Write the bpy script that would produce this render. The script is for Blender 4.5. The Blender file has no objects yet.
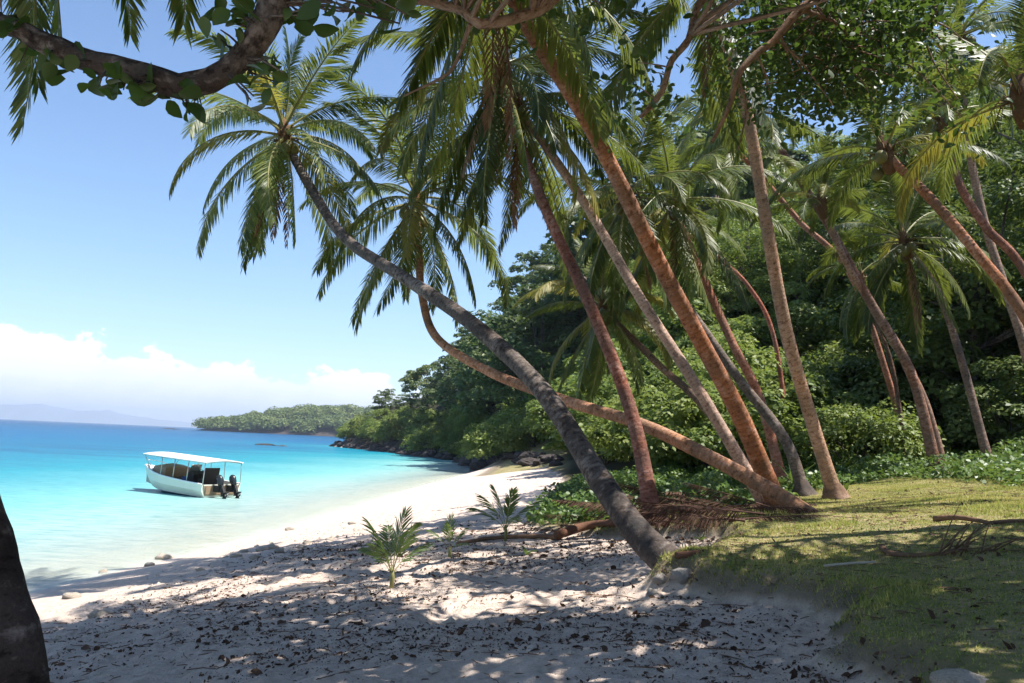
import bpy, math, random
import numpy as np
from mathutils import Vector, Matrix

R = math.radians
rnd = random.Random(11)
rng = np.random.default_rng(11)
scene = bpy.context.scene
col = scene.collection

# ------------------------------------------------------------------ camera
FOC, CX, CY = 853.0, 512.0, 341.5
CAM = Vector((0.0, 0.0, 3.0))
PITCH, ROLL = math.atan(99.5 / FOC), R(2.5)
fwd = Vector((0, math.cos(PITCH), math.sin(PITCH)))
up0 = Vector((0, -math.sin(PITCH), math.cos(PITCH)))
rt0 = Vector((1, 0, 0))
crt = rt0 * math.cos(ROLL) + up0 * math.sin(ROLL)
cup = up0 * math.cos(ROLL) - rt0 * math.sin(ROLL)


def P(px, py, y):
    """World point seen at photo pixel (px, py) at ground distance y."""
    d = fwd + crt * ((px - CX) / FOC) + cup * ((CY - py) / FOC)
    return CAM + d * (y / d.y)


def PG(px, py):
    """World point where the sight line of a pixel meets the ground."""
    d = fwd + crt * ((px - CX) / FOC) + cup * ((CY - py) / FOC)
    t, pt = 1.0, None
    for i in range(400):
        p = CAM + d * t
        g = gz(p.x, p.y)
        if p.z <= g:
            break
        t += max(0.03, (p.z - g) * 0.6)
    return Vector((p.x, p.y, gz(p.x, p.y)))


cam_data = bpy.data.cameras.new("camera")
cam_data.sensor_width = 36.0
cam_data.lens = 36.0 * FOC / 1024.0
cam_data.clip_start = 0.05
cam_data.clip_end = 90000
cam = bpy.data.objects.new("camera", cam_data)
cam.matrix_world = Matrix((
    (crt.x, cup.x, -fwd.x, CAM.x), (crt.y, cup.y, -fwd.y, CAM.y),
    (crt.z, cup.z, -fwd.z, CAM.z), (0, 0, 0, 1)))
col.objects.link(cam)
scene.camera = cam

# ------------------------------------------------------------------ noise and terrain functions
_perm = rng.random((256, 256))


def vnoise(x, y):
    xi = np.floor(x).astype(int); yi = np.floor(y).astype(int)
    fx = x - xi; fy = y - yi
    fx = fx * fx * (3 - 2 * fx); fy = fy * fy * (3 - 2 * fy)
    a = _perm[xi % 256, yi % 256]; b = _perm[(xi + 1) % 256, yi % 256]
    c = _perm[xi % 256, (yi + 1) % 256]; d = _perm[(xi + 1) % 256, (yi + 1) % 256]
    return (a * (1 - fx) + b * fx) * (1 - fy) + (c * (1 - fx) + d * fx) * fy - 0.5


def sstep(a, b, x):
    t = np.clip((x - a) / (b - a), 0, 1)
    return t * t * (3 - 2 * t)


SHORE = np.array([(-16, -60), (-11, -10), (-9.6, 3), (-8.9, 9), (-8.35, 14.2), (-7.6, 20), (-6.9, 27.5), (-6.0, 44),
                  (-4.3, 65), (-2.2, 91), (-5, 112), (-13, 135), (-21, 158), (-30, 180), (-36, 191), (-39, 197),
                  (-40, 208), (-15, 222), (60, 240), (400, 300)], float)
LAND = np.vstack([SHORE, [(400, -300), (-16, -300)]])


def shore_s(x, y):
    x = np.asarray(x, float); y = np.asarray(y, float)
    best = np.full(x.shape, 1e9)
    for (ax, ay), (bx, by) in zip(SHORE[:-1], SHORE[1:]):
        dx, dy = bx - ax, by - ay
        t = np.clip(((x - ax) * dx + (y - ay) * dy) / (dx * dx + dy * dy), 0, 1)
        best = np.minimum(best, np.hypot(x - ax - t * dx, y - ay - t * dy))
    inside = np.zeros(x.shape, bool)
    n = len(LAND)
    for i in range(n):
        ax, ay = LAND[i]; bx, by = LAND[(i + 1) % n]
        c = (ay > y) != (by > y)
        with np.errstate(divide='ignore', invalid='ignore'):
            xx = (bx - ax) * (y - ay) / (by - ay if by != ay else 1e-9) + ax
        inside ^= c & (x < xx)
    return np.where(inside, best, -best)


_vl_y = np.array([-60, 3, 5, 5.8, 6.6, 7.4, 8.4, 9.3, 10.3, 12, 14, 17, 20, 28, 40, 60, 90])
_vl_x = np.array([2.1, 2.05, 2.15, 2.35, 2.5, 2.25, 1.5, 2.0, 2.9, 2.9, 1.0, 0.6, 0.7, 1.8, 2.7, 2.6, 1.5])


def veg_edge(y):
    return np.interp(y, _vl_y, _vl_x)


def veg(x, y):
    x = np.asarray(x, float); y = np.asarray(y, float)
    e = veg_edge(y) + 0.35 * vnoise(x * 1.3 + 7, y * 1.3) + 0.3 * vnoise(x * 4, y * 4 + 3) + .14 * vnoise(x * 11, y * 11)
    return sstep(-0.16, 0.20, x - e)


_as = [-300, -100, -40, -10, 0, 2, 5, 8, 10, 12.5, 14, 18, 22, 27, 35, 50, 100, 400]
_az = [-9, -8, -4.5, -1.1, 0, .33, .85, 1.35, 1.55, 1.93, 2.15, 2.62, 3.4, 5.0, 8.5, 14, 30, 60]
_bs = [-300, -100, -40, -10, 0, 1.5, 4, 12, 30, 60, 120, 400]
_bz = [-9, -8, -4.5, -1.6, 0, .7, 2.6, 9.5, 19, 27, 36, 60]


def ground_z(x, y, fine=True):
    x = np.asarray(x, float); y = np.asarray(y, float)
    s = shore_s(x, y)
    w = np.maximum(sstep(60, 95, y), sstep(32, 66, y) * sstep(8, 17, s))
    z = np.interp(s, _as, _az) * (1 - w) + np.interp(s, _bs, _bz) * w
    v = veg(x, y)
    bank = 0.24 * v * (1 - sstep(10.5, 16, y)) + 0.1 * v * sstep(10.5, 16, y)
    z = z + np.where(y < 90, bank, 0)
    # mound round the foot of the leaning palm
    z = z + 0.14 * np.exp(-(((x - 1.75) / .55) ** 2 + ((y - 8.55) / .6) ** 2))
    land = sstep(-0.5, 2.5, s)
    z = z + land * (0.10 * vnoise(x * .35, y * .35) + 0.05 * vnoise(x * .9 + 5, y * .9))
    if fine:
        f = land * (1 - v) * (y < 45) * sstep(.8, 4.0, s)
        z = z + f * (0.05 * vnoise(x * 2.1, y * 2.1) + 0.04 * vnoise(x * 3.9 + 9, y * 3.9)
                     + 0.04 * vnoise(x * 7.3, y * 7.3 + 4) + .045 * vnoise(x * 12.5 + 2, y * 12.5))
        z = z + land * v * (y < 30) * 0.03 * vnoise(x * 3.1, y * 3.1)
    far = sstep(70, 110, y) * sstep(0, 2, s)
    z = z + far * (1.4 * vnoise(x * .35, y * .35) + 3 * vnoise(x * .06, y * .06))
    return z


def gz(x, y, fine=False):
    return float(ground_z(np.array([x]), np.array([y]), fine)[0])


# ------------------------------------------------------------------ mesh helpers
def mesh_np(name, V, F, mats, smooth=False, midx=None):
    V = np.asarray(V, np.float32); F = np.asarray(F, np.int32)
    me = bpy.data.meshes.new(name)
    k = F.shape[1]
    me.vertices.add(len(V)); me.vertices.foreach_set("co", V.ravel())
    me.loops.add(F.size); me.loops.foreach_set("vertex_index", F.ravel())
    me.polygons.add(len(F))
    me.polygons.foreach_set("loop_start", np.arange(0, F.size, k, dtype=np.int32))
    if smooth:
        me.polygons.foreach_set("use_smooth", np.ones(len(F), bool))
    for m in (mats if isinstance(mats, (list, tuple)) else [mats]):
        me.materials.append(m)
    if midx is not None:
        me.polygons.foreach_set("material_index", np.asarray(midx, np.int32))
    me.update(calc_edges=True)
    return me


def attr(me, name, vals, domain='POINT'):
    a = me.attributes.new(name, 'FLOAT', domain)
    a.data.foreach_set("value", np.asarray(vals, np.float32))


def link(name, me, parent=None, loc=None):
    o = bpy.data.objects.new(name, me)
    col.objects.link(o)
    if parent is not None:
        o.parent = parent
    if loc is not None:
        o.location = loc
    return o


def tag(o, label=None, cat=None, group=None, kind=None):
    if label: o["label"] = label
    if cat: o["category"] = cat
    if group: o["group"] = group
    if kind: o["kind"] = kind
    return o


def thing(name, label, cat, loc=(0, 0, 0), rz=0.0, group=None):
    o = bpy.data.objects.new(name, None)
    o.empty_display_size = .2
    col.objects.link(o)
    o.location = loc; o.rotation_euler = (0, 0, rz)
    return tag(o, label, cat, group)


def dup(root, label, loc, rz=0.0, sc=1.0, group=None):
    r = root.copy(); col.objects.link(r)
    r.location = loc; r.rotation_euler = (0, 0, rz); r.scale = (sc, sc, sc) if not isinstance(sc, tuple) else sc
    r["label"] = label
    if group: r["group"] = group
    for ch in root.children:
        c = ch.copy(); col.objects.link(c); c.parent = r
    return r


class MB:
    """Collects verts/faces (tris and quads) of one mesh."""

    def __init__(self):
        self.v, self.f, self.m, self.al = [], [], [], []
        self.cs = {}

    def tube(self, pts, radii, n=8, cap=True, mi=0, along0=0.0):
        pts = [Vector(p) for p in pts]
        b = len(self.v)
        t0 = (pts[1] - pts[0]).normalized()
        ref = Vector((0, 0, 1)) if abs(t0.z) < .9 else Vector((0, 1, 0))
        u = t0.cross(ref).normalized()
        L = along0
        for i, p in enumerate(pts):
            if i == 0: t = pts[1] - p
            elif i == len(pts) - 1: t = p - pts[i - 1]
            else: t = pts[i + 1] - pts[i - 1]
            t.normalize()
            u = (u - t * u.dot(t)).normalized()
            w = t.cross(u)
            if i: L += (p - pts[i - 1]).length
            for k in range(n):
                a = 2 * math.pi * k / n
                self.v.append(p + (u * math.cos(a) + w * math.sin(a)) * radii[i])
                self.cs[len(self.v) - 1] = (math.cos(a), math.sin(a), L)
                self.al.append(L)
        for i in range(len(pts) - 1):
            for k in range(n):
                k2 = (k + 1) % n
                self.f.append((b + i * n + k, b + i * n + k2, b + (i + 1) * n + k2, b + (i + 1) * n + k)); self.m.append(mi)
        if cap:
            self.f.append(tuple(b + k for k in range(n))[::-1]); self.m.append(mi)
            e = b + (len(pts) - 1) * n
            self.f.append(tuple(e + k for k in range(n))); self.m.append(mi)
        return self

    def face(self, pts, mi=0):
        b = len(self.v)
        for p in pts:
            self.v.append(Vector(p)); self.al.append(0)
        self.f.append(tuple(range(b, b + len(pts)))); self.m.append(mi)

    def box(self, c, s, mi=0, rot=None):
        b = len(self.v)
        for dx in (-.5, .5):
            for dy in (-.5, .5):
                for dz in (-.5, .5):
                    q = Vector((dx * s[0], dy * s[1], dz * s[2]))
                    if rot is not None: q = rot @ q
                    self.v.append(Vector(c) + q); self.al.append(0)
        for q in ((0, 1, 3, 2), (4, 6, 7, 5), (0, 4, 5, 1), (2, 3, 7, 6), (0, 2, 6, 4), (1, 5, 7, 3)):
            self.f.append(tuple(b + i for i in q)); self.m.append(mi)

    def grid(self, rows, mi=0, close=False):
        """rows: list of equally long point lists."""
        b = len(self.v); n = len(rows[0])
        for r in rows:
            for p in r:
                self.v.append(Vector(p)); self.al.append(0)
        for i in range(len(rows) - 1):
            for k in range(n - (0 if close else 1)):
                k2 = (k + 1) % n
                self.f.append((b + i * n + k, b + i * n + k2, b + (i + 1) * n + k2, b + (i + 1) * n + k)); self.m.append(mi)

    def build(self, name, mats, parent=None, smooth=True, loc=None):
        return link(name, self.mesh(name, mats, smooth), parent, loc)

    def mesh(self, name, mats, smooth=True):
        me = bpy.data.meshes.new(name)
        me.from_pydata([tuple(v) for v in self.v], [], self.f)
        for m in (mats if isinstance(mats, (list, tuple)) else [mats]):
            me.materials.append(m)
        me.polygons.foreach_set("material_index", self.m)
        if smooth:
            me.polygons.foreach_set("use_smooth", [True] * len(self.f))
        attr(me, "along", self.al)
        va = np.zeros((len(self.v), 3), np.float32)
        for k, q in self.cs.items(): va[k] = q
        a_ = me.attributes.new("bark_vec", 'FLOAT_VECTOR', 'POINT'); a_.data.foreach_set("vector", va.ravel())
        me.update()
        return me


def smooth_path(pts, step):
    """Catmull-Rom through pts, resampled to about 'step' metres."""
    pts = [Vector(p) for p in pts]
    q = [pts[0] * 2 - pts[1]] + pts + [pts[-1] * 2 - pts[-2]]
    out = []
    for i in range(1, len(q) - 2):
        a, b, c, d = q[i - 1], q[i], q[i + 1], q[i + 2]
        n = max(2, int((c - b).length / step))
        for k in range(n):
            t = k / n
            out.append(.5 * ((2 * b) + (c - a) * t + (2 * a - 5 * b + 4 * c - d) * t * t + (3 * b - a - 3 * c + d) * t ** 3))
    out.append(pts[-1])
    return out


# ------------------------------------------------------------------ materials
def newmat(name):
    m = bpy.data.materials.new(name); m.use_nodes = True
    nt = m.node_tree; nt.nodes.clear()
    out = nt.nodes.new("ShaderNodeOutputMaterial")
    return m, nt, out


def N(nt, typ, **kw):
    n = nt.nodes.new(typ)
    for k, v in kw.items():
        if k.startswith("i_"):
            key = k[2:]
            key = int(key) if key.isdigit() else key.replace("_", " ")
            n.inputs[key].default_value = v
        else:
            setattr(n, k, v)
    return n


def ramp(nt, fac, stops, interp='LINEAR'):
    r = nt.nodes.new("ShaderNodeValToRGB")
    r.color_ramp.interpolation = interp
    e = r.color_ramp.elements
    while len(e) < len(stops): e.new(.5)
    for i, (p, c) in enumerate(stops):
        e[i].position = p
        e[i].color = tuple(c) + (1,) if len(c) == 3 else c
    nt.links.new(fac, r.inputs[0])
    return r.outputs[0]


def noise(nt, scale, detail=4, rough=.55, vec=None, coord='Object'):
    n = N(nt, "ShaderNodeTexNoise", i_Scale=scale, i_Detail=detail, i_Roughness=rough)
    if vec is None:
        vec = nt.nodes.new("ShaderNodeTexCoord").outputs[coord]
    nt.links.new(vec, n.inputs['Vector'])
    return n.outputs['Fac']


def mixc(nt, fac, a, b, mode='MIX'):
    m = nt.nodes.new("ShaderNodeMix"); m.data_type = 'RGBA'; m.blend_type = mode
    for sock, v in ((m.inputs[0], fac), (m.inputs[6], a), (m.inputs[7], b)):
        if isinstance(v, bpy.types.NodeSocket): nt.links.new(v, sock)
        elif isinstance(v, (int, float)): sock.default_value = v
        else: sock.default_value = tuple(v) + (1,)
    return m.outputs[2]


def math_(nt, op, a, b=0.0, clamp=False):
    m = N(nt, "ShaderNodeMath", operation=op); m.use_clamp = clamp
    for i, v in enumerate((a, b)):
        if isinstance(v, bpy.types.NodeSocket): nt.links.new(v, m.inputs[i])
        else: m.inputs[i].default_value = v
    return m.outputs[0]


def bump(nt, h, strength=.3, dist=.02):
    b = N(nt, "ShaderNodeBump", i_Strength=strength, i_Distance=dist)
    nt.links.new(h, b.inputs['Height'])
    return b.outputs[0]


def principled(nt, out, color, rough=.6, normal=None, spec=.3, metal=0.0):
    p = N(nt, "ShaderNodeBsdfPrincipled")
    for key, v in (('Base Color', color), ('Roughness', rough), ('Metallic', metal), ('Specular IOR Level', spec)):
        if isinstance(v, bpy.types.NodeSocket): nt.links.new(v, p.inputs[key])
        elif isinstance(v, (int, float)): p.inputs[key].default_value = v
        else: p.inputs[key].default_value = tuple(v) + (1,)
    if normal is not None: nt.links.new(normal, p.inputs['Normal'])
    if out is not None: nt.links.new(p.outputs[0], out.inputs[0])
    return p


def simple(name, c, rough=.5, spec=.4, metal=0.0, var=.25, scale=6.0, bumpy=0.0):
    m, nt, out = newmat(name)
    n = noise(nt, scale)
    cc = mixc(nt, n, [x * (1 - var) for x in c], [min(1, x * (1 + var)) for x in c])
    principled(nt, out, cc, rough, bump(nt, n, bumpy, .03) if bumpy else None, spec, metal)
    return m


def leafmat(name, dark, mid, light, trans, tmix=.35, rough=.4, spec=.45, nscale=.9, obj_var=.5):
    """Leaf: glossy top, light passing through; colour varies over the plant and from plant to plant."""
    m, nt, out = newmat(name)
    oi = nt.nodes.new("ShaderNodeObjectInfo")
    n1 = noise(nt, nscale, 3, .6)
    f = math_(nt, 'ADD', math_(nt, 'MULTIPLY', n1, 1.1 - obj_var * .5), math_(nt, 'MULTIPLY', oi.outputs['Random'], obj_var))
    f = math_(nt, 'SUBTRACT', f, .12, True)
    geo = nt.nodes.new("ShaderNodeNewGeometry")
    f2 = math_(nt, 'ADD', f, math_(nt, 'MULTIPLY', math_(nt, 'SUBTRACT', geo.outputs['Random Per Island'], .5), .35), True)
    c = ramp(nt, f2, [(.12, dark), (.5, mid), (.92, light)])
    p = principled(nt, None, c, rough, None, spec)
    t = N(nt, "ShaderNodeBsdfTranslucent")
    nt.links.new(mixc(nt, .65, c, trans, 'MIX'), t.inputs[0])
    mx = N(nt, "ShaderNodeMixShader", i_0=tmix)
    nt.links.new(p.outputs[0], mx.inputs[1]); nt.links.new(t.outputs[0], mx.inputs[2])
    nt.links.new(mx.outputs[0], out.inputs[0])
    return m


M = {}
M['palm_leaf'] = leafmat('palm_leaf', (.018, .034, .010), (.050, .080, .020), (.165, .185, .045), (.27, .32, .04), .36, .45, .35, .6, .55)
M['palm_leaf_yellow'] = leafmat('palm_leaf_yellow', (.09, .11, .02), (.17, .17, .035), (.30, .24, .06), (.42, .38, .05), .38, .5, .3, .5, .5)
M['palm_dead'] = leafmat('palm_dead', (.07, .04, .025), (.16, .09, .05), (.30, .19, .11), (.25, .12, .05), .2, .8, .15, .8, .5)
M['fallen_frond'] = leafmat('fallen_frond', (.028, .016, .011), (.060, .032, .022), (.13, .075, .048), (.15, .07, .03), .1, .8, .12, 2.0, .5)
M['rachis'] = simple('rachis', (.20, .19, .06), .5)
M['rachis_fallen'] = simple('rachis_fallen', (.085, .04, .025), .8)
M['rachis_dead'] = simple('rachis_dead', (.17, .09, .05), .7)
M['broad_leaf'] = leafmat('broad_leaf', (.020, .040, .012), (.040, .075, .018), (.085, .13, .028), (.16, .26, .03), .28, .45, .35, 1.2, .2)
M['tree_leaf'] = leafmat('tree_leaf', (.032, .055, .022), (.072, .108, .036), (.15, .18, .062), (.15, .21, .045), .30, .5, .3, .35, .75)
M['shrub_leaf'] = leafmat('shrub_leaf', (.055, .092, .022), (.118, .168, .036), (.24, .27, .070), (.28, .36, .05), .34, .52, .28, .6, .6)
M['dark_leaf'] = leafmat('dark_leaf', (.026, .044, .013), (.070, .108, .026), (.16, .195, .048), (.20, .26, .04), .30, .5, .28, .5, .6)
M['cover_leaf'] = leafmat('cover_leaf', (.045, .085, .02), (.085, .15, .028), (.17, .23, .05), (.22, .32, .05), .3, .45, .4, 1.2, .2)
M['sprout_leaf'] = leafmat('sprout_leaf', (.04, .075, .02), (.07, .12, .028), (.13, .18, .04), (.20, .28, .04), .35, .4, .5, 2, .3)


def bark(name, ringed=True):
    """Palm bark tinted by the object's own colour, with leaf-scar rings, pale lichen and dark pits."""
    m, nt, out = newmat(name)
    oi = nt.nodes.new("ShaderNodeObjectInfo")
    al = N(nt, "ShaderNodeAttribute", attribute_name="along")
    bv = N(nt, "ShaderNodeAttribute", attribute_name="bark_vec")
    mpa = N(nt, "ShaderNodeMapping"); mpa.inputs['Scale'].default_value = (1.3, 1.3, 13)
    nt.links.new(bv.outputs['Vector'], mpa.inputs[0])
    scar = noise(nt, 1.0, 5, .65, mpa.outputs[0])
    n1 = noise(nt, 1.3, 5, .7); n2 = noise(nt, 13, 5, .65); n3 = noise(nt, 45, 3, .6)
    n0 = noise(nt, .55, 3, .6)
    base = mixc(nt, ramp(nt, n1, [(.36, (0, 0, 0)), (.62, (1, 1, 1))]), mixc(nt, 1.0, oi.outputs['Color'], (.50, .58, .64), 'MULTIPLY'),
                mixc(nt, 1.0, oi.outputs['Color'], (1.25, 1.1, 1.0), 'MULTIPLY'))
    grey = ramp(nt, n0, [(.42, (0, 0, 0)), (.60, (1, 1, 1))])
    base = mixc(nt, math_(nt, 'MULTIPLY', grey, .55), base, mixc(nt, .35, (.22, .185, .16), oi.outputs['Color']))
    lich = ramp(nt, math_(nt, 'ADD', math_(nt, 'MULTIPLY', scar, .55), math_(nt, 'MULTIPLY', n1, .5)), [(.53, (0, 0, 0)), (.64, (1, 1, 1))])
    base = mixc(nt, math_(nt, 'MULTIPLY', lich, .6), base, mixc(nt, .5, oi.outputs['Color'], (.52, .45, .40), 'MIX'))
    crack = ramp(nt, scar, [(.36, (1, 1, 1)), (.44, (0, 0, 0))])
    base = mixc(nt, math_(nt, 'MULTIPLY', crack, .7), base, mixc(nt, 1.0, oi.outputs['Color'], (.25, .24, .24), 'MULTIPLY'))
    base = mixc(nt, .18, base, mixc(nt, 1.0, base, ramp(nt, n3, [(.35, (.25, .25, .25)), (.65, (1.7, 1.7, 1.7))]), 'MULTIPLY'))
    if ringed:
        ph = math_(nt, 'ADD', math_(nt, 'MULTIPLY', al.outputs['Fac'], 2 * math.pi / .075), math_(nt, 'MULTIPLY', n1, 26.0))
        ph = math_(nt, 'ADD', ph, math_(nt, 'MULTIPLY', n2, 4.0))
        r = math_(nt, 'ADD', math_(nt, 'MULTIPLY', math_(nt, 'SINE', ph), .5), .5)
        rr = ramp(nt, r, [(0, (1, 1, 1)), (.3, (0, 0, 0))])
        base = mixc(nt, math_(nt, 'MULTIPLY', math_(nt, 'MULTIPLY', rr, n1), .7), base, mixc(nt, 1.0, oi.outputs['Color'], (.35, .33, .33), 'MULTIPLY'))
        h = math_(nt, 'ADD', math_(nt, 'ADD', math_(nt, 'MULTIPLY', r, .15), math_(nt, 'MULTIPLY', scar, 1.4)), math_(nt, 'MULTIPLY', n3, .5))
    else:
        h = math_(nt, 'ADD', n2, math_(nt, 'MULTIPLY', n3, .6))
    pits = ramp(nt, noise(nt, 20, 1, .5), [(.64, (0, 0, 0)), (.72, (1, 1, 1))])
    base = mixc(nt, math_(nt, 'MULTIPLY', pits, .5), base, (.03, .02, .017))
    principled(nt, out, base, .9, bump(nt, h, .6, .02), .12)
    return m


M['palm_bark'] = bark('palm_bark', True)
M['tree_bark'] = bark('tree_bark', False)
M['coconut'] = simple('coconut', (.14, .13, .035), .5, .4)
M['fibre'] = simple('fibre', (.13, .075, .04), .9, .1, 0, .5, 18, .8)


def ground_material():
    m, nt, out = newmat('ground')
    vg = N(nt, "ShaderNodeAttribute", attribute_name="veg")
    sh = N(nt, "ShaderNodeAttribute", attribute_name="inland")
    fo = N(nt, "ShaderNodeAttribute", attribute_name="forest")
    n1 = noise(nt, 1.1, 5, .6); n2 = noise(nt, 9, 5, .65); n3 = noise(nt, 60, 3, .6); n4 = noise(nt, 260, 2, .5)
    sand = mixc(nt, ramp(nt, n2, [(.3, (0, 0, 0)), (.7, (1, 1, 1))]), (.45, .35, .285), (.66, .54, .45))
    sand = mixc(nt, math_(nt, 'MULTIPLY', ramp(nt, n3, [(.56, (0, 0, 0)), (.70, (1, 1, 1))]), .55), sand, (.30, .235, .20))
    sand = mixc(nt, math_(nt, 'MULTIPLY', ramp(nt, n4, [(.58, (0, 0, 0)), (.72, (1, 1, 1))]), .35), sand, (.80, .74, .68))
    # wet strip by the water
    s = math_(nt, 'ADD', sh.outputs['Fac'], math_(nt, 'MULTIPLY', math_(nt, 'SUBTRACT', n1, .5), 1.2))
    wet = ramp(nt, math_(nt, 'ADD', math_(nt, 'MULTIPLY', s, .2), .3), [(.30, (1, 1, 1)), (.62, (0, 0, 0))])
    sand = mixc(nt, math_(nt, 'MULTIPLY', wet, .45), sand, (.60, .50, .41))
    # lawn soil: dry, sandy, mossy
    soil = mixc(nt, ramp(nt, n1, [(.35, (0, 0, 0)), (.65, (1, 1, 1))]), (.22, .19, .075), (.38, .29, .17))
    soil = mixc(nt, ramp(nt, n2, [(.45, (0, 0, 0)), (.65, (1, 1, 1))]), soil, (.13, .15, .045))
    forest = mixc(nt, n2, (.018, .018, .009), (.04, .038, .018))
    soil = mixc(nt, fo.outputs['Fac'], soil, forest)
    earth = ramp(nt, vg.outputs['Fac'], [(.12, (0, 0, 0)), (.38, (1, 1, 1)), (.75, (1, 1, 1)), (.98, (0, 0, 0))])
    c = mixc(nt, vg.outputs['Fac'], sand, soil)
    c = mixc(nt, math_(nt, 'MULTIPLY', earth, .55), c, mixc(nt, n2, (.045, .035, .022), (.12, .09, .06)))
    h = math_(nt, 'ADD', math_(nt, 'MULTIPLY', n2, .7), math_(nt, 'ADD', math_(nt, 'MULTIPLY', n3, .35), math_(nt, 'MULTIPLY', n4, .1)))
    rough = mixc(nt, wet, (.95, .95, .95), (.5, .5, .5))
    principled(nt, out, c, rough, bump(nt, h, .9, .06), .2)
    return m


M['ground'] = ground_material()


def water_material():
    m, nt, out = newmat('sea_water')
    at = N(nt, "ShaderNodeAttribute", attribute_name="offshore")
    tc = nt.nodes.new("ShaderNodeTexCoord")
    mp = N(nt, "ShaderNodeMapping"); mp.inputs['Scale'].default_value = (.035, .06, .03)
    nt.links.new(tc.outputs['Object'], mp.inputs[0])
    npatch = noise(nt, 1.0, 4, .55, mp.outputs[0])
    lg = math_(nt, 'DIVIDE', math_(nt, 'LOGARITHM', math_(nt, 'ADD', math_(nt, 'MAXIMUM', at.outputs['Fac'], 0.0), 1.0), math.e), 8.0)
    lg2 = math_(nt, 'ADD', lg, math_(nt, 'MULTIPLY', math_(nt, 'SUBTRACT', npatch, .5), .10))
    c = ramp(nt, lg2, [(.06, (.56, .58, .51)), (.18, (.37, .49, .45)), (.30, (.15, .39, .38)), (.40, (.015, .215, .27)), (.48, (.003, .13, .225)),
                       (.57, (.002, .09, .21)), (.80, (.002, .058, .15))])
    foam = math_(nt, 'ADD', at.outputs['Fac'], math_(nt, 'MULTIPLY', math_(nt, 'SUBTRACT', noise(nt, 1.4, 5, .65), .5), 1.3))
    foam = ramp(nt, math_(nt, 'ADD', math_(nt, 'MULTIPLY', foam, .5), .2), [(.0, (0, 0, 0)), (.2, (1, 1, 1)), (.30, (.6, .6, .6)), (.42, (0, 0, 0))])
    # darker reef and weed patches beyond the sand shallows
    mp2 = N(nt, "ShaderNodeMapping"); mp2.inputs['Scale'].default_value = (.028, .12, .03)
    nt.links.new(tc.outputs['Object'], mp2.inputs[0])
    reef = ramp(nt, noise(nt, 1.0, 5, .6, mp2.outputs[0]), [(.48, (0, 0, 0)), (.57, (1, 1, 1))])
    band = ramp(nt, lg, [(.40, (0, 0, 0)), (.47, (1, 1, 1)), (.75, (.6, .6, .6)), (.85, (0, 0, 0))])
    c = mixc(nt, math_(nt, 'MULTIPLY', math_(nt, 'MULTIPLY', reef, band), .85), c, (.008, .10, .19))
    mp4 = N(nt, "ShaderNodeMapping"); mp4.inputs['Scale'].default_value = (1.1, 3.0, 1)
    nt.links.new(tc.outputs['Object'], mp4.inputs[0])
    ripple_light = ramp(nt, noise(nt, 1.0, 5, .65, mp4.outputs[0]), [(.34, (.66, .80, .85)), (.5, (1, 1, 1)), (.66, (1.18, 1.12, 1.09))])  # light and dark of the ripples, painted into the water colour
    c = mixc(nt, 1.0, c, ripple_light, 'MULTIPLY')
    c = mixc(nt, math_(nt, 'MULTIPLY', foam, .55), c, (.78, .78, .75))
    d = N(nt, "ShaderNodeBsdfDiffuse"); nt.links.new(c, d.inputs[0])
    tr = N(nt, "ShaderNodeBsdfTransparent"); tr.inputs[0].default_value = (.86, .97, .95, 1)
    opq = ramp(nt, math_(nt, 'ADD', lg, math_(nt, 'MULTIPLY', foam, .06)), [(.0, (.05, .05, .05)), (.12, (.4, .4, .4)), (.26, (.9, .9, .9)), (.4, (1, 1, 1))])
    mx = N(nt, "ShaderNodeMixShader")
    nt.links.new(opq, mx.inputs[0]); nt.links.new(tr.outputs[0], mx.inputs[1]); nt.links.new(d.outputs[0], mx.inputs[2])
    mp3 = N(nt, "ShaderNodeMapping"); mp3.inputs['Scale'].default_value = (1.0, 1.7, 1)
    nt.links.new(tc.outputs['Object'], mp3.inputs[0])
    w1 = noise(nt, 1.6, 4, .6, mp3.outputs[0]); w2 = noise(nt, .25, 3, .5, mp3.outputs[0])
    h = math_(nt, 'ADD', w1, math_(nt, 'MULTIPLY', w2, 2.5))
    nrm = bump(nt, h, .6, .16)
    g = N(nt, "ShaderNodeBsdfGlossy", i_Roughness=.12); nt.links.new(nrm, g.inputs['Normal'])
    fr = N(nt, "ShaderNodeFresnel", i_IOR=1.33); nt.links.new(nrm, fr.inputs['Normal'])
    mx2 = N(nt, "ShaderNodeMixShader")
    nt.links.new(math_(nt, 'MULTIPLY', fr.outputs[0], .38), mx2.inputs[0])
    nt.links.new(mx.outputs[0], mx2.inputs[1]); nt.links.new(g.outputs[0], mx2.inputs[2])
    nt.links.new(mx2.outputs[0], out.inputs[0])
    return m


M['water'] = water_material()


def grass_material():
    m, nt, out = newmat('grass_blade')
    n1 = noise(nt, .9, 4, .6); n2 = noise(nt, 5, 3, .6)
    f = math_(nt, 'ADD', math_(nt, 'MULTIPLY', n1, .75), math_(nt, 'MULTIPLY', n2, .35))
    geo = nt.nodes.new("ShaderNodeNewGeometry")
    f = math_(nt, 'ADD', f, math_(nt, 'MULTIPLY', math_(nt, 'SUBTRACT', geo.outputs['Random Per Island'], .5), .3))
    c = ramp(nt, f, [(.3, (.14, .195, .034)), (.50, (.29, .315, .065)), (.72, (.50, .43, .16))])
    p = principled(nt, None, c, .6, None, .25)
    t = N(nt, "ShaderNodeBsdfTranslucent"); nt.links.new(c, t.inputs[0])
    mx = N(nt, "ShaderNodeMixShader", i_0=.42)
    nt.links.new(p.outputs[0], mx.inputs[1]); nt.links.new(t.outputs[0], mx.inputs[2])
    nt.links.new(mx.outputs[0], out.inputs[0])
    return m


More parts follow.
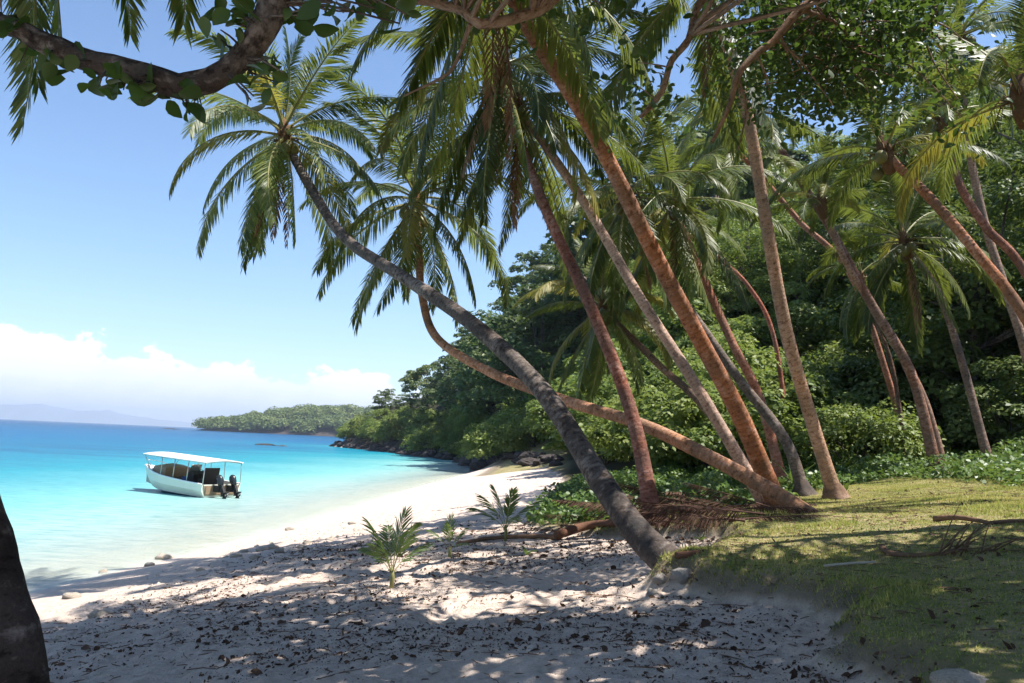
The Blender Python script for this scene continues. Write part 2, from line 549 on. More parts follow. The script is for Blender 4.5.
M['grass'] = grass_material()
M['rock'] = simple('dark_rock', (.055, .045, .040), .85, .2, 0, .6, 1.2, 1.0)
M['coral'] = simple('coral_stone', (.42, .36, .29), .9, .2, 0, .4, 9, 1.0)
M['pale_stone'] = simple('pale_stone', (.30, .27, .24), .9, .2, 0, .3, 9, .8)
M['litter'] = leafmat('litter', (.03, .017, .012), (.085, .05, .033), (.22, .12, .07), (.15, .06, .03), .08, .8, .15, 5, .1)
M['driftwood'] = simple('driftwood', (.16, .095, .06), .85, .15, 0, .5, 10, .8)
M['log_wood'] = simple('log_wood', (.13, .065, .04), .85, .15, 0, .5, 6, .8)
M['pale_wood'] = simple('pale_wood', (.42, .36, .29), .85, .15, 0, .3, 10, .6)
M['hull'] = simple('hull_paint', (.72, .71, .60), .35, .5, 0, .08, 2)
M['antifoul'] = simple('hull_blue', (.05, .19, .42), .4, .4, 0, .1)
M['boat_white'] = simple('boat_white', (.78, .78, .76), .4, .5, 0, .05)
M['boat_inner'] = simple('boat_inner', (.36, .33, .29), .6, .3, 0, .15)
M['tan_vinyl'] = simple('tan_vinyl', (.28, .19, .12), .6, .3, 0, .15)
M['blue_cloth'] = simple('blue_cloth', (.08, .14, .42), .8, .1, 0, .15)
M['black_gloss'] = simple('black_gloss', (.02, .022, .024), .25, .5, 0, .1)
M['black_matt'] = simple('black_matt', (.022, .020, .020), .6, .3, 0, .2)
M['steel'] = simple('steel', (.55, .55, .53), .3, .5, .9, .1)
M['prop'] = simple('propeller_metal', (.25, .25, .26), .35, .5, .8, .1)
mgl, ntg, og = newmat('windscreen')
pg = principled(ntg, og, (.75, .82, .85), .05, None, .5); pg.inputs['Transmission Weight'].default_value = .85
M['glass'] = mgl
M['mountain'] = simple('hazed_mountain', (.14, .175, .22), .9, .1, 0, .3, .002)  # distance haze partly put into this pale blue base colour
M['moss'] = simple('moss', (.035, .05, .02), .9, .1, 0, .4, 20, .6)

# ------------------------------------------------------------------ ground sheet
def axis(dense0, dense1, d, lo, hi, g=1.09):
    a = list(np.arange(dense0, dense1, d))
    s = d
    while a[-1] < hi:
        s = min(s * g, 14); a.append(a[-1] + s)
    s = d; b = [a[0]]
    while b[-1] > lo:
        s = min(s * g, 14); b.append(b[-1] - s)
    return np.array(b[:0:-1] + a)


gx = axis(-7.5, 8, .045, -330, 330, 1.07)
gy = axis(4.2, 11.5, .045, -60, 330, 1.035)
XX, YY = np.meshgrid(gx, gy, indexing='ij')
xf, yf = XX.ravel(), YY.ravel()
ZZ = ground_z(xf, yf)
SS = shore_s(xf, yf)
VG = veg(xf, yf)
VG = np.where(yf > 82, sstep(-1.5, .3, SS), np.where(yf > 60, sstep(1.5, 4.0, SS), VG))
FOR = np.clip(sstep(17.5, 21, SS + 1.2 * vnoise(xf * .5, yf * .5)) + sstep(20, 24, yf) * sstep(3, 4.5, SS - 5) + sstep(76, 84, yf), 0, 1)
nx, ny = len(gx), len(gy)
I = np.arange(nx * ny).reshape(nx, ny)
F = np.stack([I[:-1, :-1], I[1:, :-1], I[1:, 1:], I[:-1, 1:]], -1).reshape(-1, 4)
grassy = VG[F].mean(1) > .5
Vg = np.stack([xf, yf, ZZ], 1)


def sub_ground(name, sel, label):
    f = F[sel]
    used, inv = np.unique(f.ravel(), return_inverse=True)
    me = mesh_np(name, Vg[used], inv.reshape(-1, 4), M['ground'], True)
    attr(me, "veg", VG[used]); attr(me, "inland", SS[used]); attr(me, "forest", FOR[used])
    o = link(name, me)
    return tag(o, label, 'ground', None, 'structure')


sub_ground('beach_sand', ~grassy, 'pale coral sand beach sloping to the sea')
sub_ground('ground', grassy, 'grassy ground rising from the beach into the forest')

# ------------------------------------------------------------------ sea
def logaxis(lo, hi, d0, d1, d, g):
    a = list(np.arange(d0, d1, d)); s = d
    while a[-1] < hi: s *= g; a.append(min(a[-1] + s, hi))
    s = d; b = [a[0]]
    while b[-1] > lo: s *= g; b.append(max(b[-1] - s, lo))
    return np.array(b[:0:-1] + a)


wx = logaxis(-12500, 12500, -60, 6, 1.0, 1.25)
wy = logaxis(-3000, 12500, -5, 230, 1.5, 1.2)
WX, WY = np.meshgrid(wx, wy, indexing='ij')
ws = shore_s(WX.ravel(), WY.ravel())
I = np.arange(len(wx) * len(wy)).reshape(len(wx), len(wy))
Fw = np.stack([I[:-1, :-1], I[1:, :-1], I[1:, 1:], I[:-1, 1:]], -1).reshape(-1, 4)
me = mesh_np('sea_water', np.stack([WX.ravel(), WY.ravel(), np.zeros(WX.size)], 1), Fw, M['water'], True)
attr(me, "offshore", -ws + 26 * sstep(95, 165, WY.ravel()))
tag(link('sea_water', me), 'turquoise lagoon turning deep blue towards the horizon', 'sea', None, 'structure')

# far mountains across the strait
mx_, mz_ = [], []
Y0 = 10000.0
prof = [(-30, 420), (0, 404), (20, 404.5), (42, 404), (60, 408), (80, 411), (100, 411), (110, 409.5), (118, 413), (140, 417), (165, 420), (200, 424), (250, 430)]
pp = [P(a, b, Y0) for a, b in prof]
xs = np.linspace(-9000, pp[-1].x, 160)
base = np.interp(xs, [p.x for p in pp], [p.z for p in pp])
hh = np.maximum(0, base + 10 * vnoise(xs / 140, xs * 0) + 6 * vnoise(xs / 50, xs * 0 + 3))
rows = [[(x, Y0 - 560, -5) for x in xs], [(x, Y0 - 240, h * .55 * (1 + .3 * float(vnoise(np.array([x / 120]), np.array([9.]))[0]))) for x, h in zip(xs, hh)],
        [(x, Y0, h) for x, h in zip(xs, hh)], [(x, Y0 + 640, -5) for x in xs]]
mb = MB(); mb.grid(rows)
tag(mb.build('hills', M['mountain']), 'faint blue hills far across the water', 'hills', None, 'structure')

# ------------------------------------------------------------------ leaf clouds for crowns
def fold_leaves(C, Nrm, size, r, aspect):
    """Broad leaves folded along the midrib and curled, three vertices per row."""
    n = len(C)
    Nrm = Nrm / np.linalg.norm(Nrm, axis=1, keepdims=True)
    a = r.normal(size=(n, 3)); a -= Nrm * (a * Nrm).sum(1, keepdims=True)
    a /= np.linalg.norm(a, axis=1, keepdims=True)
    b = np.cross(Nrm, a)
    s = (size * r.uniform(.6, 1.3, n))[:, None]
    fold = r.uniform(-.1, .75, n)[:, None]; curl = r.uniform(-.1, .55, n)[:, None]; tw = r.uniform(-.5, .5, n)[:, None]
    rows = ((0, .03), (.1, .16), (.3, .37), (.55, .5), (.78, .43), (.93, .2), (1, .02))
    P_ = []
    for t, w_ in rows:
        for sg in (-1, 0, 1):
            y = sg * w_ * aspect
            z = abs(y) * fold - curl * (t - .3) ** 2 + tw * y * (t - .3) + (0 if sg else 0)
            P_.append(C + a * s * (t - .5) + b * s * y * (1 - .18 * abs(sg) * fold) + Nrm * s * z)
    V = np.stack(P_, 1).reshape(-1, 3)
    k = len(rows)
    q = []
    for i in range(k - 1):
        for c in (0, 1):
            q.append((i * 3 + c, i * 3 + c + 1, i * 3 + 4 + c, i * 3 + 3 + c))
    F = (np.arange(n)[:, None, None] * (3 * k) + np.array(q)[None]).reshape(-1, 4)
    return V, F


def leaf_quads(C, Nrm, size, r, shape=6, aspect=.55):
    """Leaves (pointed ovals) at centres C with normals Nrm: returns V, F arrays."""
    if shape == 12:
        return fold_leaves(C, Nrm, size, r, aspect)
    n = len(C)
    Nrm = Nrm / np.linalg.norm(Nrm, axis=1, keepdims=True)
    a = r.normal(size=(n, 3)); a -= Nrm * (a * Nrm).sum(1, keepdims=True)
    a /= np.linalg.norm(a, axis=1, keepdims=True)
    b = np.cross(Nrm, a)
    s = (size * r.uniform(.65, 1.35, n))[:, None]
    if shape == 4:
        pts = [(-.5, 0, 0), (0, -aspect * .5, .06), (.5, 0, -.05), (0, aspect * .5, .06)]
    elif shape == 12:
        pts = [(-.5, -.03, -.06), (-.36, -aspect * .22, -.02), (-.15, -aspect * .40, .03), (.1, -aspect * .5, .05), (.3, -aspect * .42, .03), (.45, -aspect * .2, -.02),
               (.5, .0, -.05), (.45, aspect * .2, -.02), (.3, aspect * .42, .03), (.1, aspect * .5, .05), (-.15, aspect * .40, .03), (-.36, aspect * .22, -.02)]
    else:
        pts = [(-.5, 0, -.04), (-.15, -aspect * .48, .05), (.22, -aspect * .42, .04), (.5, 0, -.1), (.22, aspect * .42, .04), (-.15, aspect * .48, .05)]
    V = np.stack([C + a * s * p[0] + b * s * p[1] + Nrm * s * p[2] for p in pts], 1).reshape(-1, 3)
    Fq = np.arange(n * len(pts)).reshape(n, len(pts))
    return V, Fq


def crown_cloud(r, Rx, Rz, nclump, per, size, zc, flat=.55, rc=.3, shape=4, lower=-.6, aspect=.6):
    """Uneven crown: clumps of leaves over a lumpy dome centred at height zc."""
    d = r.normal(size=(nclump * 3, 3)); d /= np.linalg.norm(d, axis=1, keepdims=True)
    d = d[d[:, 2] > lower][:nclump]
    lob = 1 + .28 * np.sin(d[:, 0] * 3.1 + r.uniform(0, 6)) * np.cos(d[:, 1] * 2.7 + r.uniform(0, 6)) + r.uniform(-.18, .12, len(d))
    cen = d * np.array([Rx, Rx, Rz]) * lob[:, None] * r.uniform(.72, 1.0, len(d))[:, None]
    k = len(cen)
    cr = Rx * rc * r.uniform(.6, 1.35, k)
    q = r.normal(size=(k, per, 3)); q /= np.linalg.norm(q, axis=2, keepdims=True)
    q[:, :, 2] = np.where(q[:, :, 2] < -.15, -q[:, :, 2], q[:, :, 2])
    rad = r.uniform(.55, 1.0, (k, per, 1)) ** .6
    C = cen[:, None, :] + q * rad * cr[:, None, None] * np.array([1, 1, flat])
    Nn = q * .8 + np.array([0, 0, .7]) + r.normal(size=(k, per, 3)) * .45
    C = C.reshape(-1, 3) + np.array([0, 0, zc])
    return leaf_quads(C, Nn.reshape(-1, 3), size, r, shape, aspect), cen + np.array([0, 0, zc])


def tree_meshes(seed, H, Rx, Rz, mat, nclump=46, per=70, size=.45, shape=4, rc=.3, base=.45, fat=.02):
    r = np.random.default_rng(seed); rr = random.Random(seed)
    zc = H - Rz
    (V, Fq), cen = crown_cloud(r, Rx, Rz, nclump, per, size, zc, .6, rc, shape)
    crown = mesh_np('crown', V, Fq, mat)
    mb = MB()
    top = Vector((rr.uniform(-.5, .5), rr.uniform(-.5, .5), zc + Rz * .3))
    path = smooth_path([(0, 0, -.8), (rr.uniform(-.3, .3), rr.uniform(-.3, .3), zc * .5), top], .6)
    r0 = fat * H
    mb.tube(path, [r0 * (1 - .65 * i / len(path)) for i in range(len(path))], 7)
    for c in rr.sample(list(cen), min(9, len(cen))):
        s = path[int(len(path) * rr.uniform(base, .9))]
        e = Vector(c)
        m = (s + e) / 2 + Vector((0, 0, -.1 * (e - s).length))
        lp = smooth_path([s, m, e], .7)
        mb.tube(lp, [r0 * .42 * (1 - .8 * i / len(lp)) for i in range(len(lp))], 5)
    return crown, mb.mesh('trunk', M['tree_bark'])


FAR_T = [tree_meshes(100 + i, H, rx, rz, M['tree_leaf'], 70, 95, .40, 4, .25) for i, (H, rx, rz) in enumerate(
    [(10, 4.0, 4.6), (13, 4.4, 5.6), (9, 4.0, 4.0), (12, 3.4, 5.4), (9.5, 4.6, 4.2)])]
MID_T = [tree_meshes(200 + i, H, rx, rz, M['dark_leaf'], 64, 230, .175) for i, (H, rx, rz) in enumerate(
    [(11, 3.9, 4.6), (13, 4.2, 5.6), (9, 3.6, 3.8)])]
LIT_T = [tree_meshes(250 + i, H, rx, rz, M['shrub_leaf'], 64, 220, .17) for i, (H, rx, rz) in enumerate(
    [(9, 3.9, 3.9), (7.5, 3.4, 3.2)])]


def shrub_meshes(seed, Rx, Rz, mat, size, nclump=40, per=90, shape=6, rc=.34):
    r = np.random.default_rng(seed); rr = random.Random(seed)
    (V, Fq), cen = crown_cloud(r, Rx, Rz, nclump, per, size, Rz * .45, .75, rc, shape, -.35)
    fol = mesh_np('foliage', V, Fq, mat)
    mb = MB()
    for c in rr.sample(list(cen), 9):
        e = Vector(c)
        lp = smooth_path([Vector((rr.uniform(-.2, .2), rr.uniform(-.2, .2), -.3)), e * .5 + Vector((0, 0, .2)), e], .4)
        mb.tube(lp, [.04 * (1 - .7 * i / len(lp)) for i in range(len(lp))], 5)
    return fol, mb.mesh('stem', M['tree_bark'])


SHRUB = [shrub_meshes(300 + i, rx, rz, M['shrub_leaf'], sz * .72, 44, 170) for i, (rx, rz, sz) in enumerate(
    [(1.7, 1.5, .19), (1.3, 1.7, .16), (2.0, 1.3, .17)])]
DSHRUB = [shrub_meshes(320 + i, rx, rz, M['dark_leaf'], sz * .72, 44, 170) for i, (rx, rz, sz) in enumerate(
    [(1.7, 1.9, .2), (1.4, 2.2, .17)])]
FSHRUB = [shrub_meshes(340 + i, rx, rz, M['shrub_leaf'], .30, 50, 95, 4) for i, (rx, rz) in enumerate([(3.2, 2.6), (2.6, 3.0), (3.0, 2.2)])]


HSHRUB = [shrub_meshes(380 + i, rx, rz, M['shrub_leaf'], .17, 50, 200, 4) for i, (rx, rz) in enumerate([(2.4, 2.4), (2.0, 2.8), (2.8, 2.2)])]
USHRUB = [shrub_meshes(360 + i, rx, rz, M['dark_leaf'], .2, 50, 170, 4) for i, (rx, rz) in enumerate([(2.6, 2.8), (2.2, 3.2)])]


def put(protos, name, parts, label, cat, group, x, y, sc, rz=None, zoff=0.0, tint=(.065, .05, .04, 1)):
    a, b = rnd.choice(protos)
    o = thing(name, label, cat, (x, y, gz(x, y) + zoff), rz if rz is not None else rnd.uniform(0, 6.28), group)
    o.scale = (sc * rnd.uniform(.9, 1.1), sc * rnd.uniform(.9, 1.1), sc * rnd.uniform(.9, 1.12))
    link(parts[0], a, o)
    t = link(parts[1], b, o); t.color = tint
    return o


def tree(protos, label, group, x, y, sc, zoff=-.2):
    return put(protos, 'tree', ('crown', 'trunk'), label, 'tree', group, x, y, sc, None, zoff)


def shrub(protos, label, group, x, y, sc, zoff=-.1):
    return put(protos, 'shrub', ('foliage', 'stem'), label, 'shrub', group, x, y, sc, None, zoff)


# headland and hillside across the bay
pts = []
def far_spots(n, test, mind, tries=6000):
    out = []
    for _ in range(tries):
        if len(out) >= n: break
        y = rnd.uniform(62, 215); x = rnd.uniform(-45, 75)
        s = float(shore_s(np.array([x]), np.array([y]))[0])
        if not test(x, y, s): continue
        if all((x - a) ** 2 + (y - b) ** 2 > mind * mind for a, b in out):
            out.append((x, y))
    return out


for x, y in far_spots(120, lambda x, y, s: 4.5 < s < 50 and x < 0.26 * y + 6 and 80 < y < 204, 3.9):
    tree(FAR_T, 'dense tree covering the hillside of the headland across the bay', 'trees on the headland hillside', x, y, rnd.uniform(.8, 1.15) * (1.5 if y < 145 else 1.15 if y < 168 else .55), -.2 if y < 168 else -2.0)
for x, y in far_spots(84, lambda x, y, s: y > 76 and (2.3 if y < 98 else 1.1) < s < 6 and x < .12 * y + 4, 3.0):
    shrub(FSHRUB, 'bright green bushy shrub on the rocky shore of the headland', 'shrubs along the headland shore', x, y, rnd.uniform(.7, 1.15))

# beach-side shrubs in the middle distance
def mid_spots(n, x0, x1, y0, y1, mind, test):
    out = []
    for _ in range(8000):
        if len(out) >= n: break
        x, y = rnd.uniform(x0, x1), rnd.uniform(y0, y1)
        if test(x, y) and all((x - a) ** 2 + (y - b) ** 2 > mind * mind for a, b in out):
            out.append((x, y))
    return out


for x, y in mid_spots(34, 2, 26, 24, 66, 2.0, lambda x, y: x > float(veg_edge(y)) + 1.6 and x < 2.2 + .33 * y - 2 and x > .05 * y):
    shrub(SHRUB, 'light green leafy shrub at the back of the beach', 'shrubs behind the beach', x, y, rnd.uniform(.9, 1.5))
for x, y in mid_spots(30, 5, 24, 18.5, 34, 1.55, lambda x, y: x > .16 * y + 1.6 and (x < .34 * y or y > 22.3) and float(shore_s(np.array([x]), np.array([y]))[0]) > 17.3 - max(0, y - 22) * .5):
    shrub(SHRUB if rnd.random() < .75 else DSHRUB, 'leafy jungle shrub crowding the back of the lawn', 'shrubs behind the lawn', x, y, rnd.uniform(.8, 1.25))
for x, y in mid_spots(22, 2, 22, 44, 92, 3.4, lambda x, y: x > float(veg_edge(y)) + 2.2 and x < .2 * y + 4):
    shrub(FSHRUB, 'big rounded light green bush behind the far end of the beach', 'big bushes behind the far beach', x, y, rnd.uniform(.9, 1.35))
for x, y in mid_spots(40, 7, 40, 27, 60, 2.5, lambda x, y: .44 * y < x < .68 * y):
    shrub(USHRUB, 'dark leafy undergrowth bush on the jungle slope', 'undergrowth bushes on the jungle slope', x, y, rnd.uniform(.8, 1.3))
for x, y in mid_spots(70, 4, 34, 30, 80, 2.7, lambda x, y: .12 * y + 2 < x < .44 * y):
    shrub(HSHRUB, 'sunlit leafy bush on the green slope behind the palms', 'bushes on the green slope behind the palms', x, y, rnd.uniform(.8, 1.3))
for x, y in mid_spots(19, 9, 40, 25.5, 62, 3.6, lambda x, y: .43 * y + .5 < x < .72 * y + 1):
    tree(MID_T, 'dark jungle tree rising behind the palms', 'jungle trees on the slope behind the palms', x, y, rnd.uniform(.85, 1.15))
for x, y in mid_spots(15, 8, 34, 48, 85, 4.0, lambda x, y: .12 * y + 3 < x < .42 * y):
    tree(LIT_T, 'bright green jungle tree on the slope behind the beach', 'sunlit trees on the slope behind the beach', x, y, rnd.uniform(.8, 1.1))

# ------------------------------------------------------------------ far island
def island_z(x, y):
    u = (x + 122) / 210.0; v = (y - 930) / 120.0
    d = np.hypot(u, v)
    d = d + .10 * vnoise(x * .02, y * .02)
    h = np.interp(d, [0, .3, .6, .85, .97, 1.0, 1.1], [27, 25, 18, 8, 2, 0, -4])
    return h + np.where(d < .95, 8 * vnoise(x * .013 + 4, y * .013), 0)


ix = np.linspace(-367, 123, 70); iy = np.linspace(790, 1070, 44)
IX, IY = np.meshgrid(ix, iy, indexing='ij')
I = np.arange(IX.size).reshape(IX.shape)
Fi = np.stack([I[:-1, :-1], I[1:, :-1], I[1:, 1:], I[:-1, 1:]], -1).reshape(-1, 4)
mi = mesh_np('island_hill', np.stack([IX.ravel(), IY.ravel(), island_z(IX.ravel(), IY.ravel())], 1), Fi, M['rock'], True)
tag(link('island_hill', mi), 'low wooded island beyond the headland', 'hill', None, 'structure')
r = np.random.default_rng(5)
Cs, Ns = [], []
cnt = 0
while cnt < 900:
    x = r.uniform(-337, 93); y = r.uniform(800, 990)
    if cnt > 600:
        th = r.uniform(3.0, 6.4); x = -122 + 208 * math.cos(th) * r.uniform(.9, 1.0); y = 930 + 118 * math.sin(th) * r.uniform(.9, 1.0)
    z = float(island_z(np.array([x]), np.array([y]))[0])
    if z < .1: continue
    cnt += 1
    Rc = r.uniform(5, 10); hc = Rc * r.uniform(.3, .75)
    q = r.normal(size=(110, 3)); q /= np.linalg.norm(q, axis=1, keepdims=True); q[:, 2] = np.abs(q[:, 2]) - .25
    Cs.append(np.array([x, y, z + hc]) + q * np.array([Rc, Rc, Rc * .75]) * r.uniform(.75, 1.05, (110, 1)))
    Ns.append(q + r.normal(size=(110, 3)) * .4 + np.array([0, 0, .4]))
V, Fq = leaf_quads(np.vstack(Cs), np.vstack(Ns), 2.3, r, 4, .7)
M['island_leaf'] = leafmat('island_leaf', (.048, .080, .028), (.11, .15, .045), (.22, .25, .08), (.21, .26, .07), .25, .6, .2, .03, .2)
tag(link('island_forest', mesh_np('island_forest', V, Fq, M['island_leaf'])), 'dense forest covering the far island', 'forest', None, 'stuff')

# ------------------------------------------------------------------ rocks
def rock_mesh(seed, flat=.6, rough=.35, n=10):
    r = np.random.default_rng(seed)
    mb = MB(); rows = []
    off = r.uniform(0, 50, 2)
    for i in range(n + 1):
        th = math.pi * i / n; row = []
        for k in range(n + 4):
            ph = 2 * math.pi * k / (n + 4)
            d = np.array([math.sin(th) * math.cos(ph), math.sin(th) * math.sin(ph), math.cos(th)])
            f = 1 + rough * 2 * float(vnoise(np.array([d[0] * 1.7 + off[0] + d[2]]), np.array([d[1] * 1.7 + off[1] - d[2]]))[0]) \
                + rough * float(vnoise(np.array([d[0] * 4 + off[0]]), np.array([d[1] * 4 + d[2] * 4 + off[1]]))[0])
            row.append((d[0] * f, d[1] * f, d[2] * f * flat))
        rows.append(row)
    mb.grid(rows, 0, True)
    return mb


def rock(name, label, cat, group, x, y, z, sc, mat, seed, smooth=False, flat=.6):
    me = rock_mesh(seed, flat).mesh(name, mat, smooth)
    o = link(name, me, None, (x, y, z)); o.scale = sc if isinstance(sc, tuple) else (sc, sc, sc)
    o.rotation_euler = (0, 0, rnd.uniform(0, 6))
    return tag(o, label, cat, group)


ROCKS = [rock_mesh(500 + i).mesh('rock', M['rock'], False) for i in range(6)]


def rock_copy(label, group, x, y, z, sc):
    o = link('rock', rnd.choice(ROCKS), None, (x, y, z)); o.scale = sc
    o.rotation_euler = (0, 0, rnd.uniform(0, 6))
    return tag(o, label, 'rock', group)


def along_shore(y0, y1, n, s0, s1):
    out = []
    while len(out) < n:
        y = rnd.uniform(y0, y1); x = rnd.uniform(-46, 10)
        s = float(shore_s(np.array([x]), np.array([y]))[0])
        if s0 < s < s1: out.append((x, y))
    return out


for x, y in along_shore(84, 200, 60, -1.0, 2.0):
    k = rnd.uniform(.7, 1.8)
    rock_copy('dark boulder on the rocky shore below the headland trees', 'dark boulders along the headland shore', x, y, gz(x, y) * .5 + .1, (k, k * 1.2, k * .95))
for px, py, k in ((520, 462, .6), (531, 465, .7), (541, 464, .6), (549, 462, .8), (536, 460, .9), (526, 459, .8), (515, 457, .8), (556, 466, .5), (506, 459, .45)):
    p = PG(px, py)
    rock_copy('dark rock at the far end of the white beach', 'dark rocks where the beach ends', p.x, p.y, p.z + .1, (k * 1.3, k, k * .9))
for x, y, k in ((-36, 193, 2.2), (-33.5, 191, 2.4), (-31, 187, 2.4), (-28, 183, 2.2)):
    rock_copy('large reddish black boulder at the headland tip', 'boulders at the headland tip', x, y, .5, (k, k, k * .75))
p = P(268, 445, 175)
rock_copy('low dark reef rock standing in open water right of the boat', None, p.x, p.y, -.05, (2.6, 1.0, .55))
p = P(284, 446.5, 172)
rock_copy('pale low reef rock beside the dark one offshore', None, p.x, p.y, -.1, (1.1, .8, .45))
p = P(172, 427.5, 880)
rock_copy('low reef rock in the sea off the island tip', None, p.x, p.y, -.2, (14, 4, 1.6))

# ------------------------------------------------------------------ palm fronds
def frond_mesh(name, L, elev, droop, seed, npair=80, leaf=.57, wid=.030, roll=0.0, hang=.8, mats=('palm_leaf', 'rachis'), start=.16, side=0.0, gaps=.03, spread=62):
    """A feather leaf: curved midrib with two rows of drooping leaflets. x outwards, z up."""
    rr = random.Random(seed)
    nseg = 18
    pts, tans = [Vector((0, 0, 0))], []
    for i in range(nseg):
        t = (i + .5) / nseg
        a = elev - droop * t ** 1.35
        d = Vector((math.cos(a), side * t * t, math.sin(a))).normalized()
        tans.append(d); pts.append(pts[-1] + d * (L / nseg))
    tans.append(tans[-1])
    mb = MB()
    mb.tube(pts, [.032 * (1 - .88 * i / nseg) * (1.6 if i == 0 else 1) * (L / 3) for i in range(nseg + 1)], 5, True, 1)
    for i in range(npair):
        t = start + (1 - start) * (i + .5) / npair
        f = t * nseg; k = min(int(f), nseg - 1)
        p = pts[k].lerp(pts[k + 1], f - k)
        tg = tans[k]
        lat0 = Vector((0, 1, 0)); nrm = tg.cross(lat0) * -1
        prof = (.55 + .45 * min(1, (t - start) / .2)) * (1 - max(0, (t - .45) / .55) ** 1.5 * .62)
        for sgn in (-1, 1):
            if rr.random() < gaps: continue
            rl = roll * (t ** .7)
            lat = (lat0 * math.cos(rl) + nrm * math.sin(rl)) * sgn
            nn = (nrm * math.cos(rl) - lat0 * math.sin(rl))
            ang = R(spread) - R(spread * .55) * t + rr.uniform(-.07, .07)
            d = (tg * math.cos(ang) + lat * math.sin(ang) + nn * rr.uniform(.02, .34)).normalized()
            ll = leaf * prof * rr.uniform(.85, 1.1)
            w = wid * rr.uniform(.8, 1.2)
            h = hang * rr.uniform(.45, 1.6)
            q = p.copy(); prev = None
            wd = tg.copy()
            nsg = 3
            for j in range(nsg + 1):
                u = j / nsg
                ww = w * (.55, 1.0, .8, .05)[j]
                a, b = q - wd * ww * .5, q + wd * ww * .5
                bi = len(mb.v)
                mb.v += [a, b]; mb.al += [0, 0]
                if j:
                    mb.f.append((bi - 2, bi - 1, bi + 1, bi)); mb.m.append(0)
                dd = (d + Vector((0, 0, -1)) * h * (u + .25) * .75).normalized()
                q = q + dd * (ll / nsg)
                wd = (tg - dd * tg.dot(dd)).normalized()
    return mb.mesh(name, [M[mats[0]], M[mats[1]]], False)


ELEV = [84, 66, 48, 30, 12, -8, -30, -55]
FR = {}
for ci, e in enumerate(ELEV):
    dr = (26, 52, 68, 78, 80, 74, 56, 32)[ci]
    FR[ci] = [frond_mesh('frond', 3.0, R(e + 4 * k), R(dr * (1 + .18 * (k - 1))), 900 + ci * 10 + k, roll=(0, .9, -.9)[k] * (.4 + .1 * ci),
                         hang=.42 + .09 * ci, side=(0, .25, -.25)[k]) for k in range(3)]
FRY = [frond_mesh('frond', 3.0, R(e), R(d_), 1000 + i, roll=(.5, -.6, .4)[i], mats=('palm_leaf_yellow', 'rachis')) for i, (e, d_) in enumerate(((35, 90), (0, 85), (-28, 60)))]
FRD = [frond_mesh('frond', 2.8, R(e), R(20), 1050 + i, npair=40, leaf=.42, wid=.03, hang=2.0, mats=('palm_dead', 'rachis_dead'), gaps=.2) for i, e in enumerate((-62, -72, -80))]
FRG = [frond_mesh('fallen_frond', 2.5, R(6), R(9), 1080 + i, npair=38, leaf=.46, wid=.03, hang=.8, mats=('fallen_frond', 'rachis_fallen'), gaps=.15, side=.15 * (i - 1)) for i in range(3)]

coco = rock_mesh(77, 1.15, .05, 8).mesh('coconut', M['coconut'], True)


def fibre_mesh():
    mb = MB()
    mb.tube([(0, 0, -.45), (0, 0, -.2), (0, 0, .1), (0, 0, .38), (0, 0, .6)], [.10, .155, .17, .12, .03], 10)
    r_ = random.Random(3)
    for k in range(14):
        a = r_.uniform(0, 6.28)
        mb.tube([(.12 * math.cos(a), .12 * math.sin(a), 0), (.3 * math.cos(a), .3 * math.sin(a), r_.uniform(-.1, .25)),
                 (.45 * math.cos(a), .45 * math.sin(a), r_.uniform(-.5, .1))], [.02, .012, .004], 4)
    return mb.mesh('crown_sheath', M['fibre'])


FIB = fibre_mesh()
RED, GREY, PINK, BROWN, PALE = (.37, .155, .075, 1), (.15, .118, .098, 1), (.42, .27, .18, 1), (.24, .145, .10, 1), (.34, .25, .20, 1)


